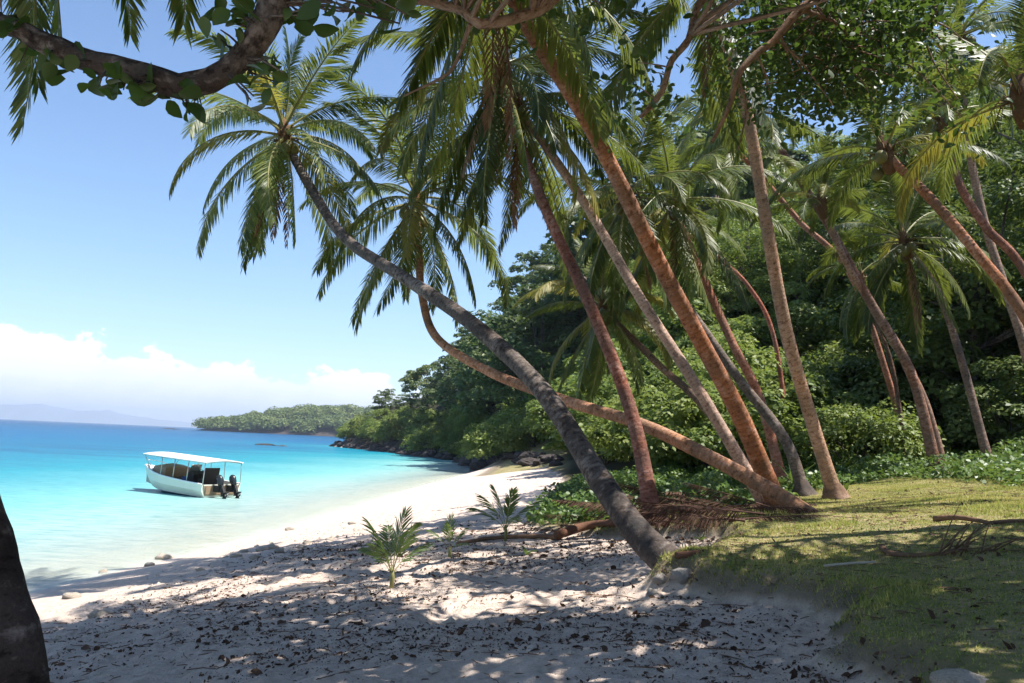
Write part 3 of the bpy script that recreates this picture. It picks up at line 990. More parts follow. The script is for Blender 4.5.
def palm(label, path, r0, r1, tint, n=20, scale=1.0, young=2, dead=2, yellow=1, nuts=4, seed=0, az=None, lo=7, ground=True, flare=1.35):
    """path: (px, py, distance) from foot to crown."""
    rr = random.Random(seed * 7 + 3)
    w = [P(*q) if len(q) == 3 else Vector(q[:3]) for q in path]
    if ground:
        w[0].z = gz(w[0].x, w[0].y) - .12
    root = thing('palm_tree', label, 'palm tree', w[0])
    sp = smooth_path(w, .07)
    n_ = len(sp); mb = MB()
    rad = []
    L = 0
    for i, p in enumerate(sp):
        if i: L += (p - sp[i - 1]).length
        t = i / (n_ - 1)
        rr_ = .80 * (r0 + (r1 - r0) * t ** .7)
        rr_ *= 1 + (flare - 1) * math.exp(-L / .35)
        rad.append(rr_ * (1 + .012 * math.sin(L * 2 * math.pi / .15 + 3 * math.sin(L * 2.1)) + .07 * float(vnoise(np.array([L * 2.2]), np.array([seed * 3.1]))[0])))
    mb.tube([p - w[0] for p in sp], rad, 14)
    tr = mb.build('trunk', M['palm_bark'], root); tr.color = tint
    if ground and seed > 2:
        rb = MB(); rows_ = []
        for hh_, k_ in ((-.08, 1.75), (.02, 1.55), (.10, 1.32), (.18, 1.12), (.30, .85)):
            c_ = sp[min(len(sp) - 1, int((max(0, hh_) + .1) / .075))] - w[0]
            rows_.append([(c_.x + r0 * k_ * math.cos(a_) * (1 + .5 * float(vnoise(np.array([a_ * 3 + seed]), np.array([hh_ * 9 + 3.]))[0])),
                           c_.y + r0 * k_ * math.sin(a_) * (1 + .5 * float(vnoise(np.array([a_ * 3 + seed]), np.array([hh_ * 9 + 3.]))[0])), hh_ + .1) for a_ in np.linspace(0, 6.2832, 25)[:-1]])
        rb.grid(rows_, 0, True)
        ro = rb.build('root_base', M['tree_bark'], root); ro.color = [c * .55 for c in tint[:3]] + [1]
    top = sp[-1] - w[0]
    axis_ = (sp[-1] - sp[-8]).normalized()
    tilt = Vector((0, 0, 1)).lerp(axis_, .35).normalized()
    fs = link('crown_sheath', FIB, root, top); fs.rotation_euler = tilt.to_track_quat('Z', 'Y').to_euler()
    fs.scale = (r1 / .12,) * 3
    a0 = rr.uniform(0, 6.28)
    n = int(n * 1.28)
    for i in range(n):
        t = i / max(1, n - 1)
        ci = int(min(lo, (t ** .85) * (lo + .99)))
        m = rr.choice(FR[ci])
        if yellow and ci in (3, 5, 6) and rr.random() < .18 * yellow:
            m = FRY[{3: 0, 5: 1, 6: 2}[ci]]
        f = link('frond', m, root, top + tilt * (.28 - .3 * t))
        f.rotation_euler = (rr.uniform(-.28, .28), rr.uniform(-.16, .16), a0 + i * 2.39996 + rr.uniform(-.25, .25))
        k = scale * rr.uniform(.86, 1.1) * (.75 if ci == 0 else 1)
        f.scale = (k, k, k)
    for i in range((dead + 1) // 2):
        f = link('frond', rr.choice(FRD), root, top - tilt * .12)
        f["label"] = 'dead brown frond hanging against the trunk'
        f.rotation_euler = (0, 0, rr.uniform(0, 6.28)); k = scale * rr.uniform(.6, .95); f.scale = (k, k, k)
    for i in range(nuts):
        a = rr.uniform(0, 6.28)
        c = link('coconut', coco, root, top + Vector((.24 * math.cos(a), .24 * math.sin(a), rr.uniform(-.32, -.08))))
        k = rr.uniform(.10, .13); c.scale = (k, k, k)
    return root, top


palm('thick grey leaning palm in front whose crown hangs over the sea',
     [(672, 588, 8.7), (640, 535, 9.0), (600, 480, 9.6), (540, 388, 10.8), (470, 322, 12.2), (400, 275, 13.6), (345, 238, 14.6), (312, 190, 15.2), (285, 140, 15.6)],
     0.185, .10, (.095, .076, .066, 1), n=25, scale=.86, seed=1, dead=6, yellow=2, nuts=6, flare=1.3)  # grey bark tint darkened further for the shade on this trunk
palm('pinkish palm lying lowest over the sand, its tip curving upright above the bay',
     [(818, 517, 12.0), (770, 490, 12.5), (700, 452, 13.2), (640, 424, 14.0), (560, 399, 15.0), (490, 372, 16.0), (437, 338, 16.8), (422, 295, 17.2), (419, 255, 17.4), (416, 205, 17.5)],
     .15, .095, (.42, .215, .12, 1), n=22, scale=1.0, seed=2, dead=2, yellow=1, nuts=4, flare=1.15)
palm('dark reddish palm rising behind the brown frond pile',
     [(656, 502, 13.2), (632, 415, 13.5), (592, 310, 13.8), (548, 215, 14.2), (516, 130, 14.6), (500, 75, 15)],
     .16, .095, (.27, .11, .075, 1), n=20, scale=1.0, seed=3, dead=4, yellow=2)
palm('slim pale pink palm just left of the thick red trunk',
     [(772, 486, 14.6), (700, 392, 14.8), (640, 298, 15.0), (590, 212, 15.3), (545, 145, 15.6), (520, 112, 15.8)],
     .145, .095, (.50, .34, .26, 1), n=18, scale=1.0, seed=4, dead=3, yellow=1)
palm('thickest red palm, its long straight trunk slanting to the top of the picture',
     [(782, 490, 14.0), (742, 420, 13.4), (700, 340, 12.8), (661, 267, 12.2), (592, 130, 11.2), (528, 27, 10.4), (492, -45, 10.0)],
     .20, .115, RED, n=19, scale=.95, seed=5, dead=3, yellow=1)
palm('grey palm half hidden behind the thick red trunk',
     [(806, 468, 16.8), (785, 440, 17.0), (738, 378, 17.4), (690, 310, 17.8), (650, 255, 18.2), (628, 200, 18.4)],
     .15, .09, GREY, n=18, scale=.9, seed=6, dead=1, yellow=1)
palm('red palm with a full green crown behind the thick red trunk',
     [(786, 452, 18.2), (760, 400, 18.4), (730, 338, 18.7), (695, 258, 19.2), (672, 205, 19.5)],
     .15, .095, (.38, .15, .09, 1), n=20, scale=1.0, seed=7, dead=1, yellow=2)
palm('thin curved red palm deep in the jungle slope',
     [(792, 392, 27), (775, 342, 27), (749, 287, 27.3), (711, 252, 27.6), (684, 232, 28)],
     .11, .075, (.36, .12, .075, 1), n=15, scale=.9, seed=8, dead=1, nuts=0)
palm('tall pinkish palm standing alone where the lawn begins',
     [(838, 492, 15.6), (812, 422, 15.4), (786, 330, 15.0), (766, 222, 14.6), (748, 118, 14.2), (728, 48, 13.9), (703, -25, 13.6)],
     .165, .115, (.47, .285, .18, 1), n=20, scale=1.1, seed=9, dead=2, yellow=1)
palm('brown palm of a close pair at the lawn edge, the taller one',
     [(938, 449, 20.0), (912, 376, 20.0), (872, 305, 20.2), (830, 228, 20.5), (795, 172, 20.8), (758, 112, 21)],
     .17, .10, (.25, .125, .08, 1), n=16, scale=.9, seed=10, dead=1, yellow=1, lo=6)
palm('lower palm of a close pair at the lawn edge, its crown bright and young',
     [(946, 448, 20.4), (922, 395, 20.4), (880, 320, 20.3), (846, 262, 20.2), (822, 205, 20)],
     .13, .09, (.32, .19, .13, 1), n=12, scale=.62, seed=11, dead=0, yellow=5, lo=4, nuts=0)
palm('slender grey palm standing right of the close pair',
     [(990, 448, 21.0), (962, 362, 21.2), (938, 292, 21.4), (905, 245, 21.6)],
     .14, .10, (.24, .16, .12, 1), n=18, scale=.95, seed=12, dead=3, yellow=1, nuts=6)
palm('red palm whose trunk slants across the right edge',
     [(1120, 452, 13.6), (1026, 318, 14.2), (976, 252, 14.6), (930, 198, 15.0), (886, 155, 15.4)],
     .14, .10, RED, n=13, scale=.8, seed=13, dead=0, yellow=3, lo=4)
palm('second red trunk at the right edge, a little higher',
     [(1110, 380, 17.5), (1030, 281, 17.8), (985, 226, 18.0), (958, 180, 18.2), (944, 120, 18.3)],
     .14, .10, (.33, .14, .09, 1), n=14, scale=.85, seed=14, dead=0, yellow=1, lo=4)
palm('pale palm trunk crossing behind the red ones at the right edge',
     [(1052, 440, 19), (1024, 347, 19), (1004, 285, 19.2), (984, 220, 19.4), (966, 130, 19.6), (960, 40, 19.8)],
     .14, .10, (.33, .22, .16, 1), n=18, scale=1.0, seed=15, dead=1, yellow=1)
palm('thin red palm passing behind the close pair',
     [(915, 395, 24), (855, 284, 24), (800, 222, 24.2), (764, 180, 24.4), (728, 142, 24.6)],
     .12, .09, (.36, .14, .08, 1), n=16, scale=.95, seed=16, dead=2, yellow=0, nuts=0)
palm('thin dark young palm in front of the jungle shrubs',
     [(908, 416, 22.5), (892, 366, 22.6), (872, 315, 22.8), (862, 280, 23)],
     .075, .06, (.16, .09, .06, 1), n=12, scale=.6, seed=17, dead=0, yellow=0, nuts=0)
palm('short palm with low crown leaning over the beach shrubs',
     [(768, 468, 19.0), (704, 407, 19.4), (662, 368, 19.8), (634, 340, 20.2), (604, 312, 20.6)],
     .14, .09, BROWN, n=20, scale=.8, seed=18, dead=1, yellow=3)
palm('palm with big bright fronds at the top right corner',
     [(1150, 460, 10.5), (1110, 330, 10.8), (1060, 200, 11.2), (1022, 100, 11.6)],
     .15, .11, PINK, n=10, scale=.85, nuts=0, seed=19, dead=0, yellow=3, lo=5)
palm('palm behind the left edge with fronds hanging into the top left corner',
     [(-6.4, 5.4, .9, 0), (-5.9, 5.9, 3.4, 0), (-5.3, 6.4, 6.2, 0), (-4.6, 6.9, 8.4, 0)],
     .16, .10, GREY, n=18, scale=.95, seed=20, dead=2, yellow=0, ground=False)

# ------------------------------------------------------------------ broadleaf trees overhead
def limb(mb, pts, r0, r1, n=9, wob=.05):
    sp = smooth_path(pts, .08)
    k = len(sp)
    rad = []
    for i in range(k):
        t = i / (k - 1)
        rad.append((r0 + (r1 - r0) * t) * (1 + 2 * wob * float(vnoise(np.array([i * .35]), np.array([r0 * 99]))[0])
                                           + 2.2 * wob * float(vnoise(np.array([i * .11 + 5]), np.array([r0 * 77]))[0])))
    jit = [p + Vector((rnd.uniform(-1, 1), rnd.uniform(-1, 1), rnd.uniform(-1, 1))) * r0 * .06 for p in sp]
    mb.tube(jit, rad, n)
    return sp


def leaf_cluster(cs, r, per, rad, size, up=.5):
    C, Nn = [], []
    for c in cs:
        q = r.normal(size=(per, 3)) * np.array([rad, rad, rad * .7])
        C.append(np.array(c) + q)
        Nn.append(r.normal(size=(per, 3)) * .7 + np.array([0, 0, up]) + q / max(rad, 1e-3) * .3)
    return np.vstack(C), np.vstack(Nn)


def twigs(mb, centers, joints, rr):
    for c in centers:
        j = min(joints, key=lambda p: (p - Vector(c)).length)
        d = (Vector(c) - j)
        if d.length < .05: continue
        m = j + d * .5 + Vector((rr.uniform(-1, 1), rr.uniform(-1, 1), rr.uniform(-.5, 1))) * d.length * .15
        sp = smooth_path([j, m, Vector(c)], .12)
        r0 = min(.025, .008 + d.length * .006)
        mb.tube(sp, [r0 * (1 - .7 * i / len(sp)) for i in range(len(sp))], 5)


# tree rooted at the left edge of the picture, its limb reaching over the camera and down into the top left corner
rr = random.Random(42); r = np.random.default_rng(42)
foot = P(18, 760, 4.4); foot.z = gz(foot.x, foot.y) - .15
ta = thing('overhanging_tree', 'old dark broadleaf tree at the left edge, its crooked limb crossing the sky', 'tree', foot)
mb = MB()
t1 = limb(mb, [foot, P(6, 690, 4.4), P(-13, 600, 4.4), P(-38, 505, 4.4), P(-90, 330, 4.3), P(-140, 120, 4.2), P(-150, -80, 4.2)], .20, .15, 14, .07)
l1 = limb(mb, [P(-150, -80, 4.2), P(-60, -230, 4.3), P(110, -270, 4.4), P(240, -190, 4.5), P(282, -90, 4.5), P(276, -10, 4.5), P(254, 42, 4.5), P(226, 72, 4.5), P(194, 86, 4.5),
                P(162, 82, 4.5), P(128, 72, 4.5), P(95, 62, 4.5), P(60, 50, 4.5), P(20, 30, 4.5), P(-40, 12, 4.5), P(-110, 20, 4.4)], .145, .042, 12, .12)
l2 = l1[int(len(l1) * .62):]
l3 = limb(mb, [P(110, -270, 4.4), P(200, -380, 5.0), P(330, -420, 5.4), P(480, -400, 5.8)], .10, .05, 8)
joints = l1[len(l1) // 2:]
cl = []
for px, py, n in ((186, 100, 3), (200, 118, 2), (168, 96, 2), (120, 80, 4), (100, 84, 3), (140, 88, 3), (76, 64, 3), (50, 60, 3), (30, 44, 2), (228, 40, 3), (215, 30, 2),
                  (262, 70, 4), (275, 75, 3), (250, 95, 2), (240, 18, 3), (290, 12, 3), (300, 20, 3), (225, 10, 2), (10, 30, 2), (330, 8, 3), (310, 15, 2), (345, 14, 2), (385, 10, 3), (372, 4, 2), (400, 14, 2)):
    for _ in range(n):
        cl.append(P(px + rr.uniform(-9, 9), py + rr.uniform(-8, 8), 4.5 + rr.uniform(-.25, .25)))
tw = [c + Vector((rr.uniform(-.03, .03), rr.uniform(-.03, .03), rr.uniform(-.03, .03))) for c in cl]
twigs(mb, tw, joints, rr)
# fine broken twigs along the limb
for i in range(38):
    j = rr.choice(joints)
    d = Vector((rr.uniform(-1, 1), rr.uniform(-1, 1), rr.uniform(-1.3, .1))).normalized()
    ln = rr.uniform(.06, .22)
    mb.tube([j, j + d * ln * .5 + Vector((0, 0, .02)), j + d * ln], [.008, .005, .002], 4)
mb.v = [v - foot for v in mb.v]
tr = mb.build('trunk', M['tree_bark'], ta); tr.color = (.028, .020, .016, 1)  # dark bark tint that also carries the shade on trunk and limb
cl2 = cl
C, Nn = leaf_cluster([c - foot for c in cl2], r, 2, .05, .13, .1)
V, Fq = leaf_quads(C, Nn, .125, r, 12, .72)
# unseen canopy above the frame, added to shade the foreground sand
cc = []
for _ in range(170):
    yy = rr.uniform(1.0, 8.0)
    cc.append(np.array([rr.uniform(-6, 1.5), yy, 3.9 + .62 * yy + rr.uniform(.5, 2.5)]) - np.array(foot))
C2, N2 = leaf_cluster(cc, r, 62, .42, .13)
V2, F2 = leaf_quads(C2, N2, .16, r, 12, .7)
fol = link('foliage', mesh_np('foliage', np.vstack([V, V2]), np.vstack([Fq, F2 + len(V)]), M['broad_leaf']), ta)
# moss and litter caught on the limb
mm = MB()
for i in range(70):
    j = rr.choice(l2)
    c = j + Vector((rr.uniform(-.05, .05), rr.uniform(-.05, .05), rr.uniform(-.08, .07))) - foot
    k = rr.uniform(.012, .04)
    mm.box(c, (k, k * 1.5, k * .7), 0, Matrix.Rotation(rr.uniform(0, 3), 3, 'X') @ Matrix.Rotation(rr.uniform(0, 3), 3, 'Z'))
mm.build('moss', M['moss'], ta, False)["kind"] = 'stuff'

# tree standing beyond the right edge, its limbs crossing in front of the palm crowns
foot = Vector((7.6, 8.2, 0)); foot.z = gz(foot.x, foot.y) - .2
tb = thing('overhanging_tree', 'broadleaf tree rooted beyond the right edge, its knobbly limbs and dark leaves across the top', 'tree', foot)
mb = MB()
t1 = limb(mb, [foot, Vector((7.8, 8.1, 4.5)), Vector((7.5, 8.3, 7.0)), Vector((6.6, 8.6, 8.4))], .26, .17, 12, .06)
b1 = limb(mb, [Vector((6.6, 8.6, 8.4)), P(915, -60, 9), P(830, -12, 9), P(796, 14, 9), P(775, 40, 9), P(756, 54, 9), P(738, 76, 9), P(728, 110, 9.1), P(712, 142, 9.2)], .11, .022, 9, .14)
b2 = limb(mb, [P(760, -90, 8.8), P(702, 0, 8.4), P(688, 40, 8.3), P(672, 60, 8.3), P(661, 92, 8.3), P(640, 118, 8.4)], .07, .025, 8, .14)
b3 = limb(mb, [P(760, -90, 8.8), P(640, -80, 8.2), P(556, -3, 7.2), P(520, 16, 7.0), P(480, 24, 6.9), P(464, 12, 6.9), P(440, 4, 6.9), P(380, -6, 6.8), P(330, -20, 6.8)], .075, .035, 8, .12)
b4 = limb(mb, [P(470, 24, 6.9), P(462, 48, 7.0), P(450, 72, 7.0), P(425, 86, 7.1), P(404, 96, 7.1)], .025, .008, 6)
b5 = limb(mb, [Vector((6.6, 8.6, 8.4)), P(960, -20, 10), P(930, 20, 10.4), P(900, 36, 10.6), P(850, 58, 10.6)], .07, .02, 7, .1)
b6 = limb(mb, [P(800, 8, 9), P(845, 30, 9.6), P(836, 62, 9.8)], .035, .012, 6, .1)
b7 = limb(mb, [P(738, 76, 9), P(746, 110, 9.1), P(738, 150, 9.2)], .018, .006, 6, .1)
joints = b1 + b2 + b3 + b5 + b6
cl = []
for _ in range(215):
    px = rr.gauss(822, 62); py = rr.gauss(34, 46)
    if py > 118 or px < 740: continue
    cl.append(P(px, py, rr.uniform(9.2, 11.5)))
for _ in range(5):
    cl.append(P(rr.uniform(480, 700), rr.uniform(-30, 5), rr.uniform(7, 8.6)))
for px, py in ((640, 95), (655, 120), (668, 70), (645, 60)):
    for _ in range(1): cl.append(P(px + rr.uniform(-15, 15), py + rr.uniform(-15, 15), 8.4))
hi = []
for _ in range(390):     # unseen canopy above the frame, added to shade sand and lawn
    c = Vector((rr.uniform(-3.5, 8.0), rr.uniform(3.4, 9.6), 0))
    if c.x > 3 and c.y > 7.2: continue
    c.z = 3 + c.y * .60 + rr.uniform(.6, 2.6) + max(0, 6 - c.y) * .25
    hi.append(c)
for _ in range(110):     # extra unseen clusters deepening the shade on near lawn and middle sand
    c = Vector((rr.uniform(-1.0, 8.2), rr.uniform(4.6, 7.6), 0))
    c.z = 3 + c.y * .60 + rr.uniform(.6, 2.2) + max(0, 6 - c.y) * .25
    hi.append(c)
twigs(mb, cl + hi[::2], joints + t1[len(t1) // 2:], rr)
mb.v = [v - foot for v in mb.v]
tr = mb.build('trunk', M['tree_bark'], tb); tr.color = (.27, .17, .115, 1)
C, Nn = leaf_cluster([c - foot for c in cl], r, 40, .27, .13, .5)
V, Fq = leaf_quads(C, Nn, .095, r, 12, .62)
C2, N2 = leaf_cluster([c - foot for c in hi], r, 62, .36, .13, .6)
V2, F2 = leaf_quads(C2, N2, .20, r, 12, .7)
link('foliage', mesh_np('foliage', np.vstack([V, V2]), np.vstack([Fq, F2 + len(V)]), M['broad_leaf']), tb)

# ------------------------------------------------------------------ boat
def build_boat():
    p = P(220, 498, 38.0)
    root = thing('motor_boat', 'white open motor boat with a flat sun canopy and twin outboards moored off the beach', 'boat', (p.x, p.y, 0))
    root.scale = (.90, .90, .88)
    L, W = 6.0, 2.25
    mb = MB(); rows = []
    def half(t):          # half beam at sheer, chine; heights (t 0 stern .. 1 bow)
        b = W / 2 * (1 - max(0, (t - .45) / .55) ** 2.3)
        return b
    inner = []
    ts = [0, .1, .25, .4, .55, .68, .78, .87, .94, .98, 1.0]
    for t in ts:
        x = t * L + (.35 * max(0, t - .8) / .2)
        b = half(t); sheer = .62 + .38 * t ** 2
        keel = -.28 + .75 * max(0, (t - .72) / .28) ** 2.2
        ch = -.02 + .35 * max(0, (t - .55) / .45) ** 1.8
        bc = b * .82
        bx = max(b, .03); bcx = max(bc, .02)
        xs_ = x - .35 * max(0, (t - .7) / .3)
        rows.append([(x, -bx, sheer), (xs_ * .35 + x * .65, -(bx * .93 + bcx * .07), sheer * .5 + ch * .5), (xs_, -bcx, ch), (xs_ - .1 * t, 0, keel), (xs_, bcx, ch),
                     (xs_ * .35 + x * .65, bx * .93 + bcx * .07, sheer * .5 + ch * .5), (x, bx, sheer)])
    mb.grid(rows)
    n = len(rows[0])
    mb.face([rows[0][i] for i in range(n)][::-1])
    hull = mb.build('hull', [M['hull'], M['antifoul']], root, False)
    for f in hull.data.polygons:
        if f.center.z < .06: f.material_index = 1
    # gunwale, inner skin, deck
    g = MB()
    for sgn in (-1, 1):
        g.tube([(r_[0][0], sgn * abs(r_[0][1]), r_[0][2] + .015) for r_ in rows], [.045] * len(rows), 6)
    g.build('gunwale', M['boat_white'], root)
    g = MB()
    g.grid([[(r_[0][0] - .06, -abs(r_[0][1]) * .93, r_[0][2] - .01), (r_[0][0] - .06, -abs(r_[0][1]) * .80, .16), (r_[0][0] - .06, abs(r_[0][1]) * .80, .16),
             (r_[0][0] - .06, abs(r_[0][1]) * .93, r_[0][2] - .01)] for r_ in rows[:-2]])
    g.box((.10, 0, .36), (.06, W * .86, .44))
    g.build('deck', M['boat_inner'], root, False)
    g = MB(); g.grid([[(-.02, -W * .42, .08), (-.02, W * .42, .08)], [(-.02, -W * .46, .56), (-.02, W * .46, .56)]]); g.box((-.035, 0, .33), (.03, W * .8, .42)); g.build('transom', M['tan_vinyl'], root, False)
    # foredeck, tan bow cover and cushion
    g = MB()
    fr = [[(x, -b, z), (x, 0, z + .05), (x, b, z)] for x, b, z in ((4.7, .62, .80), (5.2, .42, .88), (5.7, .18, .97), (6.1, .03, 1.02))]
    g.grid(fr); g.build('foredeck', M['boat_white'], root)
    g = MB()
    g.grid([[(3.55, -.78, .62), (3.5, -.72, 1.12), (3.5, 0, 1.2), (3.5, .72, 1.12), (3.55, .78, .62)],
            [(4.1, -.74, .66), (4.1, -.66, 1.22), (4.1, 0, 1.3), (4.1, .66, 1.22), (4.1, .74, .66)],
            [(4.9, -.55, .8), (4.85, -.48, 1.1), (4.85, 0, 1.16), (4.85, .48, 1.1), (4.9, .55, .8)],
            [(5.15, -.40, .86), (5.2, -.3, .95), (5.2, 0, .97), (5.2, .3, .95), (5.15, .40, .86)]])
    g.face([(3.55, -.78, .62), (3.5, -.72, 1.12), (3.5, 0, 1.2), (3.5, .72, 1.12), (3.55, .78, .62)])
    g.build('bow_cover', M['tan_vinyl'], root)
    # seats
    for x, y in ((2.75, -.62), (2.75, .62)):
        g = MB(); g.box((x, y, .42), (1.1, .34, .1)); g.box((x, y, .27), (1.0, .30, .2)); g.build('bench', M['boat_white'], root, False)
    g = MB(); g.box((2.9, -.55, .53), (.7, .3, .12), 0, Matrix.Rotation(.1, 3, 'Y')); g.box((3.25, -.4, .58), (.35, .4, .18), 0, Matrix.Rotation(.4, 3, 'Z')); g.build('folded_cover', M['blue_cloth'], root, False)
    # console with windscreen, wheel; helm seat
    g = MB()
    g.grid([[(1.75, -.36, .16), (1.75, .36, .16)], [(1.72, -.36, .95), (1.72, .36, .95)], [(1.95, -.36, 1.1), (1.95, .36, 1.1)], [(2.2, -.34, 1.0), (2.2, .34, 1.0)], [(2.3, -.34, .16), (2.3, .34, .16)]])
    for s_ in (-1, 1):
        g.face([(1.75, s_ * .36, .16), (1.72, s_ * .36, .95), (1.95, s_ * .36, 1.1), (2.2, s_ * .34, 1.0), (2.3, s_ * .34, .16)])
    con = g.build('console', M['black_matt'], root, False)
    g = MB(); g.grid([[(2.2, -.34, 1.0), (2.2, .34, 1.0)], [(2.02, -.3, 1.42), (2.02, .3, 1.42)]]); g.build('windscreen', M['glass'], con, False)
    g = MB(); ring = [(1.62 + .04 * math.sin(a), .2 * math.cos(a), .98 + .2 * math.sin(a)) for a in np.linspace(0, 6.283, 17)]
    g.tube(ring, [.018] * 17, 6, False); g.tube([(1.62, -.2, .98), (1.62, .2, .98)], [.012, .012], 5); g.tube([(1.62, 0, .98), (1.76, 0, .9)], [.02, .02], 5)
    g.build('steering_wheel', M['black_matt'], con)
    g = MB(); g.box((1.05, 0, .42), (.5, .8, .5)); g.box((1.05, 0, .72), (.5, .84, .1)); g.box((.84, 0, 1.05), (.1, .84, .6), 0, Matrix.Rotation(-.12, 3, 'Y'))
    g.build('helm_seat', M['black_matt'], root, False)
    # canopy
    g = MB(); x0, x1, hw, zc = -.1, 5.0, 1.12, 1.72
    rows_t, rows_b = [], []
    for x in np.linspace(x0, x1, 8):
        rows_t.append([(x, y, zc + .10 * (1 - (y / hw) ** 2)) for y in np.linspace(-hw, hw, 7)])
        rows_b.append([(x, y, zc - .045 + .10 * (1 - (y / hw) ** 2)) for y in np.linspace(-hw, hw, 7)])
    g.grid(rows_t); g.grid(rows_b)
    for a, b in zip(rows_t[:-1], rows_t[1:]): pass
    e_t = [r_[0] for r_ in rows_t] + rows_t[-1][1:] + [r_[-1] for r_ in rows_t[::-1][1:]] + rows_t[0][::-1][1:]
    e_b = [r_[0] for r_ in rows_b] + rows_b[-1][1:] + [r_[-1] for r_ in rows_b[::-1][1:]] + rows_b[0][::-1][1:]
    g.grid([e_t, e_b])
    can = g.build('canopy', M['boat_white'], root)
    for x in (x0 + .08, 1.25, 2.35, 3.4, x1 - .1):
        for s_ in (-1, 1):
            t = x / L; b = half(t)
            g = MB(); g.tube([(x, s_ * (b - .03), .62 + .38 * t ** 2), (x, s_ * 1.06, zc - .04)], [.021, .021], 7)
            g.build('canopy_post', M['steel'], root)
    g = MB()
    for s_ in (-1, 1): g.tube([(x0, s_ * 1.05, zc - .06), (x1, s_ * 1.05, zc - .06)], [.02, .02], 6)
    for x in (x0 + .08, 1.25, 2.35, 3.4, x1 - .1): g.tube([(x, -1.05, zc - .06), (x, 0, zc + .03), (x, 1.05, zc - .06)], [.018] * 3, 6)
    g.build('canopy_frame', M['steel'], can)
    # bow rail
    g = MB(); g.tube(smooth_path([(4.7, -.66, .9), (5.3, -.46, 1.2), (6.05, -.1, 1.3), (6.15, 0, 1.3), (6.05, .1, 1.3), (5.3, .46, 1.2), (4.7, .66, .9)], .15), [.018] * len(smooth_path([(4.7, -.66, .9), (5.3, -.46, 1.2), (6.05, -.1, 1.3), (6.15, 0, 1.3), (6.05, .1, 1.3), (5.3, .46, 1.2), (4.7, .66, .9)], .15)), 6)
    g.tube([(5.3, -.46, 1.2), (5.3, -.44, .9)], [.015, .015], 5); g.tube([(5.3, .46, 1.2), (5.3, .44, .9)], [.015, .015], 5)
    g.build('bow_rail', M['steel'], root)
    # twin outboards, tilted
    for y in (-.38, .38):
        rot = Matrix.Rotation(R(32), 3, 'Y')
        o = Vector((-.36, y, .52))
        def T(q): return tuple(o + rot @ (Vector(q) * .84))
        g = MB()
        secs = [(.02, .10, .17, .13), (.22, .16, .22, .17), (.42, .2, .24, .18), (.58, .19, .2, .15), (.66, .12, .1, .08)]
        g.grid([[T((-.18 - .04 * z + a * math.cos(th), b * math.sin(th), z)) for th in np.linspace(0, 2 * math.pi, 13)[:-1]] for z, _, a, b in secs], 0, True)
        g.face([T((-.18 - .03 + .1 * math.cos(th), .08 * math.sin(th), .66)) for th in np.linspace(0, 2 * math.pi, 13)[:-1]])
        eng = g.build('outboard_motor', M['black_gloss'], root)
        g = MB()
        g.box(T((-.17, 0, -.25)), (.22, .12, .6), 0, rot); g.box(T((-.25, 0, -.56)), (.42, .2, .02), 0, rot)
        g.tube([T((.02, 0, -.72)), T((-.12, 0, -.72)), T((-.36, 0, -.72)), T((-.44, 0, -.72))], [.02, .06, .055, .03], 8)
        g.box(T((-.17, 0, -.62)), (.16, .05, .2), 0, rot); g.box(T((-.2, 0, -.84)), (.14, .02, .2), 0, rot)
        g.build('motor_leg', M['black_matt'], eng, False)
        g = MB(); g.box((-.2, y, .42), (.5, .24, .3)); g.build('bracket', M['black_matt'], eng, False)
        g = MB()
        for k in range(3):
            a = k * 2.094
            g.face([T((-.42, .03 * math.cos(a), -.72 + .03 * math.sin(a))), T((-.40, .15 * math.cos(a - .4), -.72 + .15 * math.sin(a - .4))),
                    T((-.44, .17 * math.cos(a), -.72 + .17 * math.sin(a))), T((-.47, .15 * math.cos(a + .4), -.72 + .15 * math.sin(a + .4)))])
        g.tube([T((-.40, 0, -.72)), T((-.50, 0, -.72))], [.035, .015], 8)
        g.build('propeller', M['prop'], eng, False)
    phi = R(52)
    root.rotation_euler = (0, R(-2.2), R(146))
    root.location.z = .02
    return root


build_boat()

# ------------------------------------------------------------------ small plants
def sprout_frond(seed, L, elev, droop, wid, npair):
    return frond_mesh('frond', L, R(elev), R(droop), seed, npair=npair, leaf=L * .40, wid=wid, hang=.35, start=.28, mats=('sprout_leaf', 'rachis'), gaps=0, spread=40)


def seedling(label, px, py, H, n, seed):
    rr = random.Random(seed)
    p = PG(px, py)
    root = thing('palm_seedling', label, 'palm seedling', p, 0, 'young palm seedlings on the sand')
    mb = MB(); mb.tube([(0, 0, -.05), (.01, 0, H * .16), (0, .01, H * .3)], [.022, .028, .015], 8); st = mb.build('stem', M['rachis'], root)
    for i in range(n):
        e = 84 - 44 * (i / max(1, n - 1)) + rr.uniform(-6, 6)
        m = sprout_frond(seed * 20 + i, H * rr.uniform(.75, 1.0), e, 22 + 26 * i / n, H * .026, 15)
        f = link('frond', m, root, (0, 0, H * .2)); f.rotation_euler = (0, 0, i * 2.4 + rr.uniform(-.4, .4) + seed)
    return root


seedling('largest palm seedling with spreading fronds on the shaded sand', 391, 589, .80, 7, 1)
seedling('small upright palm seedling right of the largest one', 449, 558, .50, 5, 2)
seedling('palm seedling by the left end of the brown debris', 505, 540, .80, 7, 3)
p_ = None


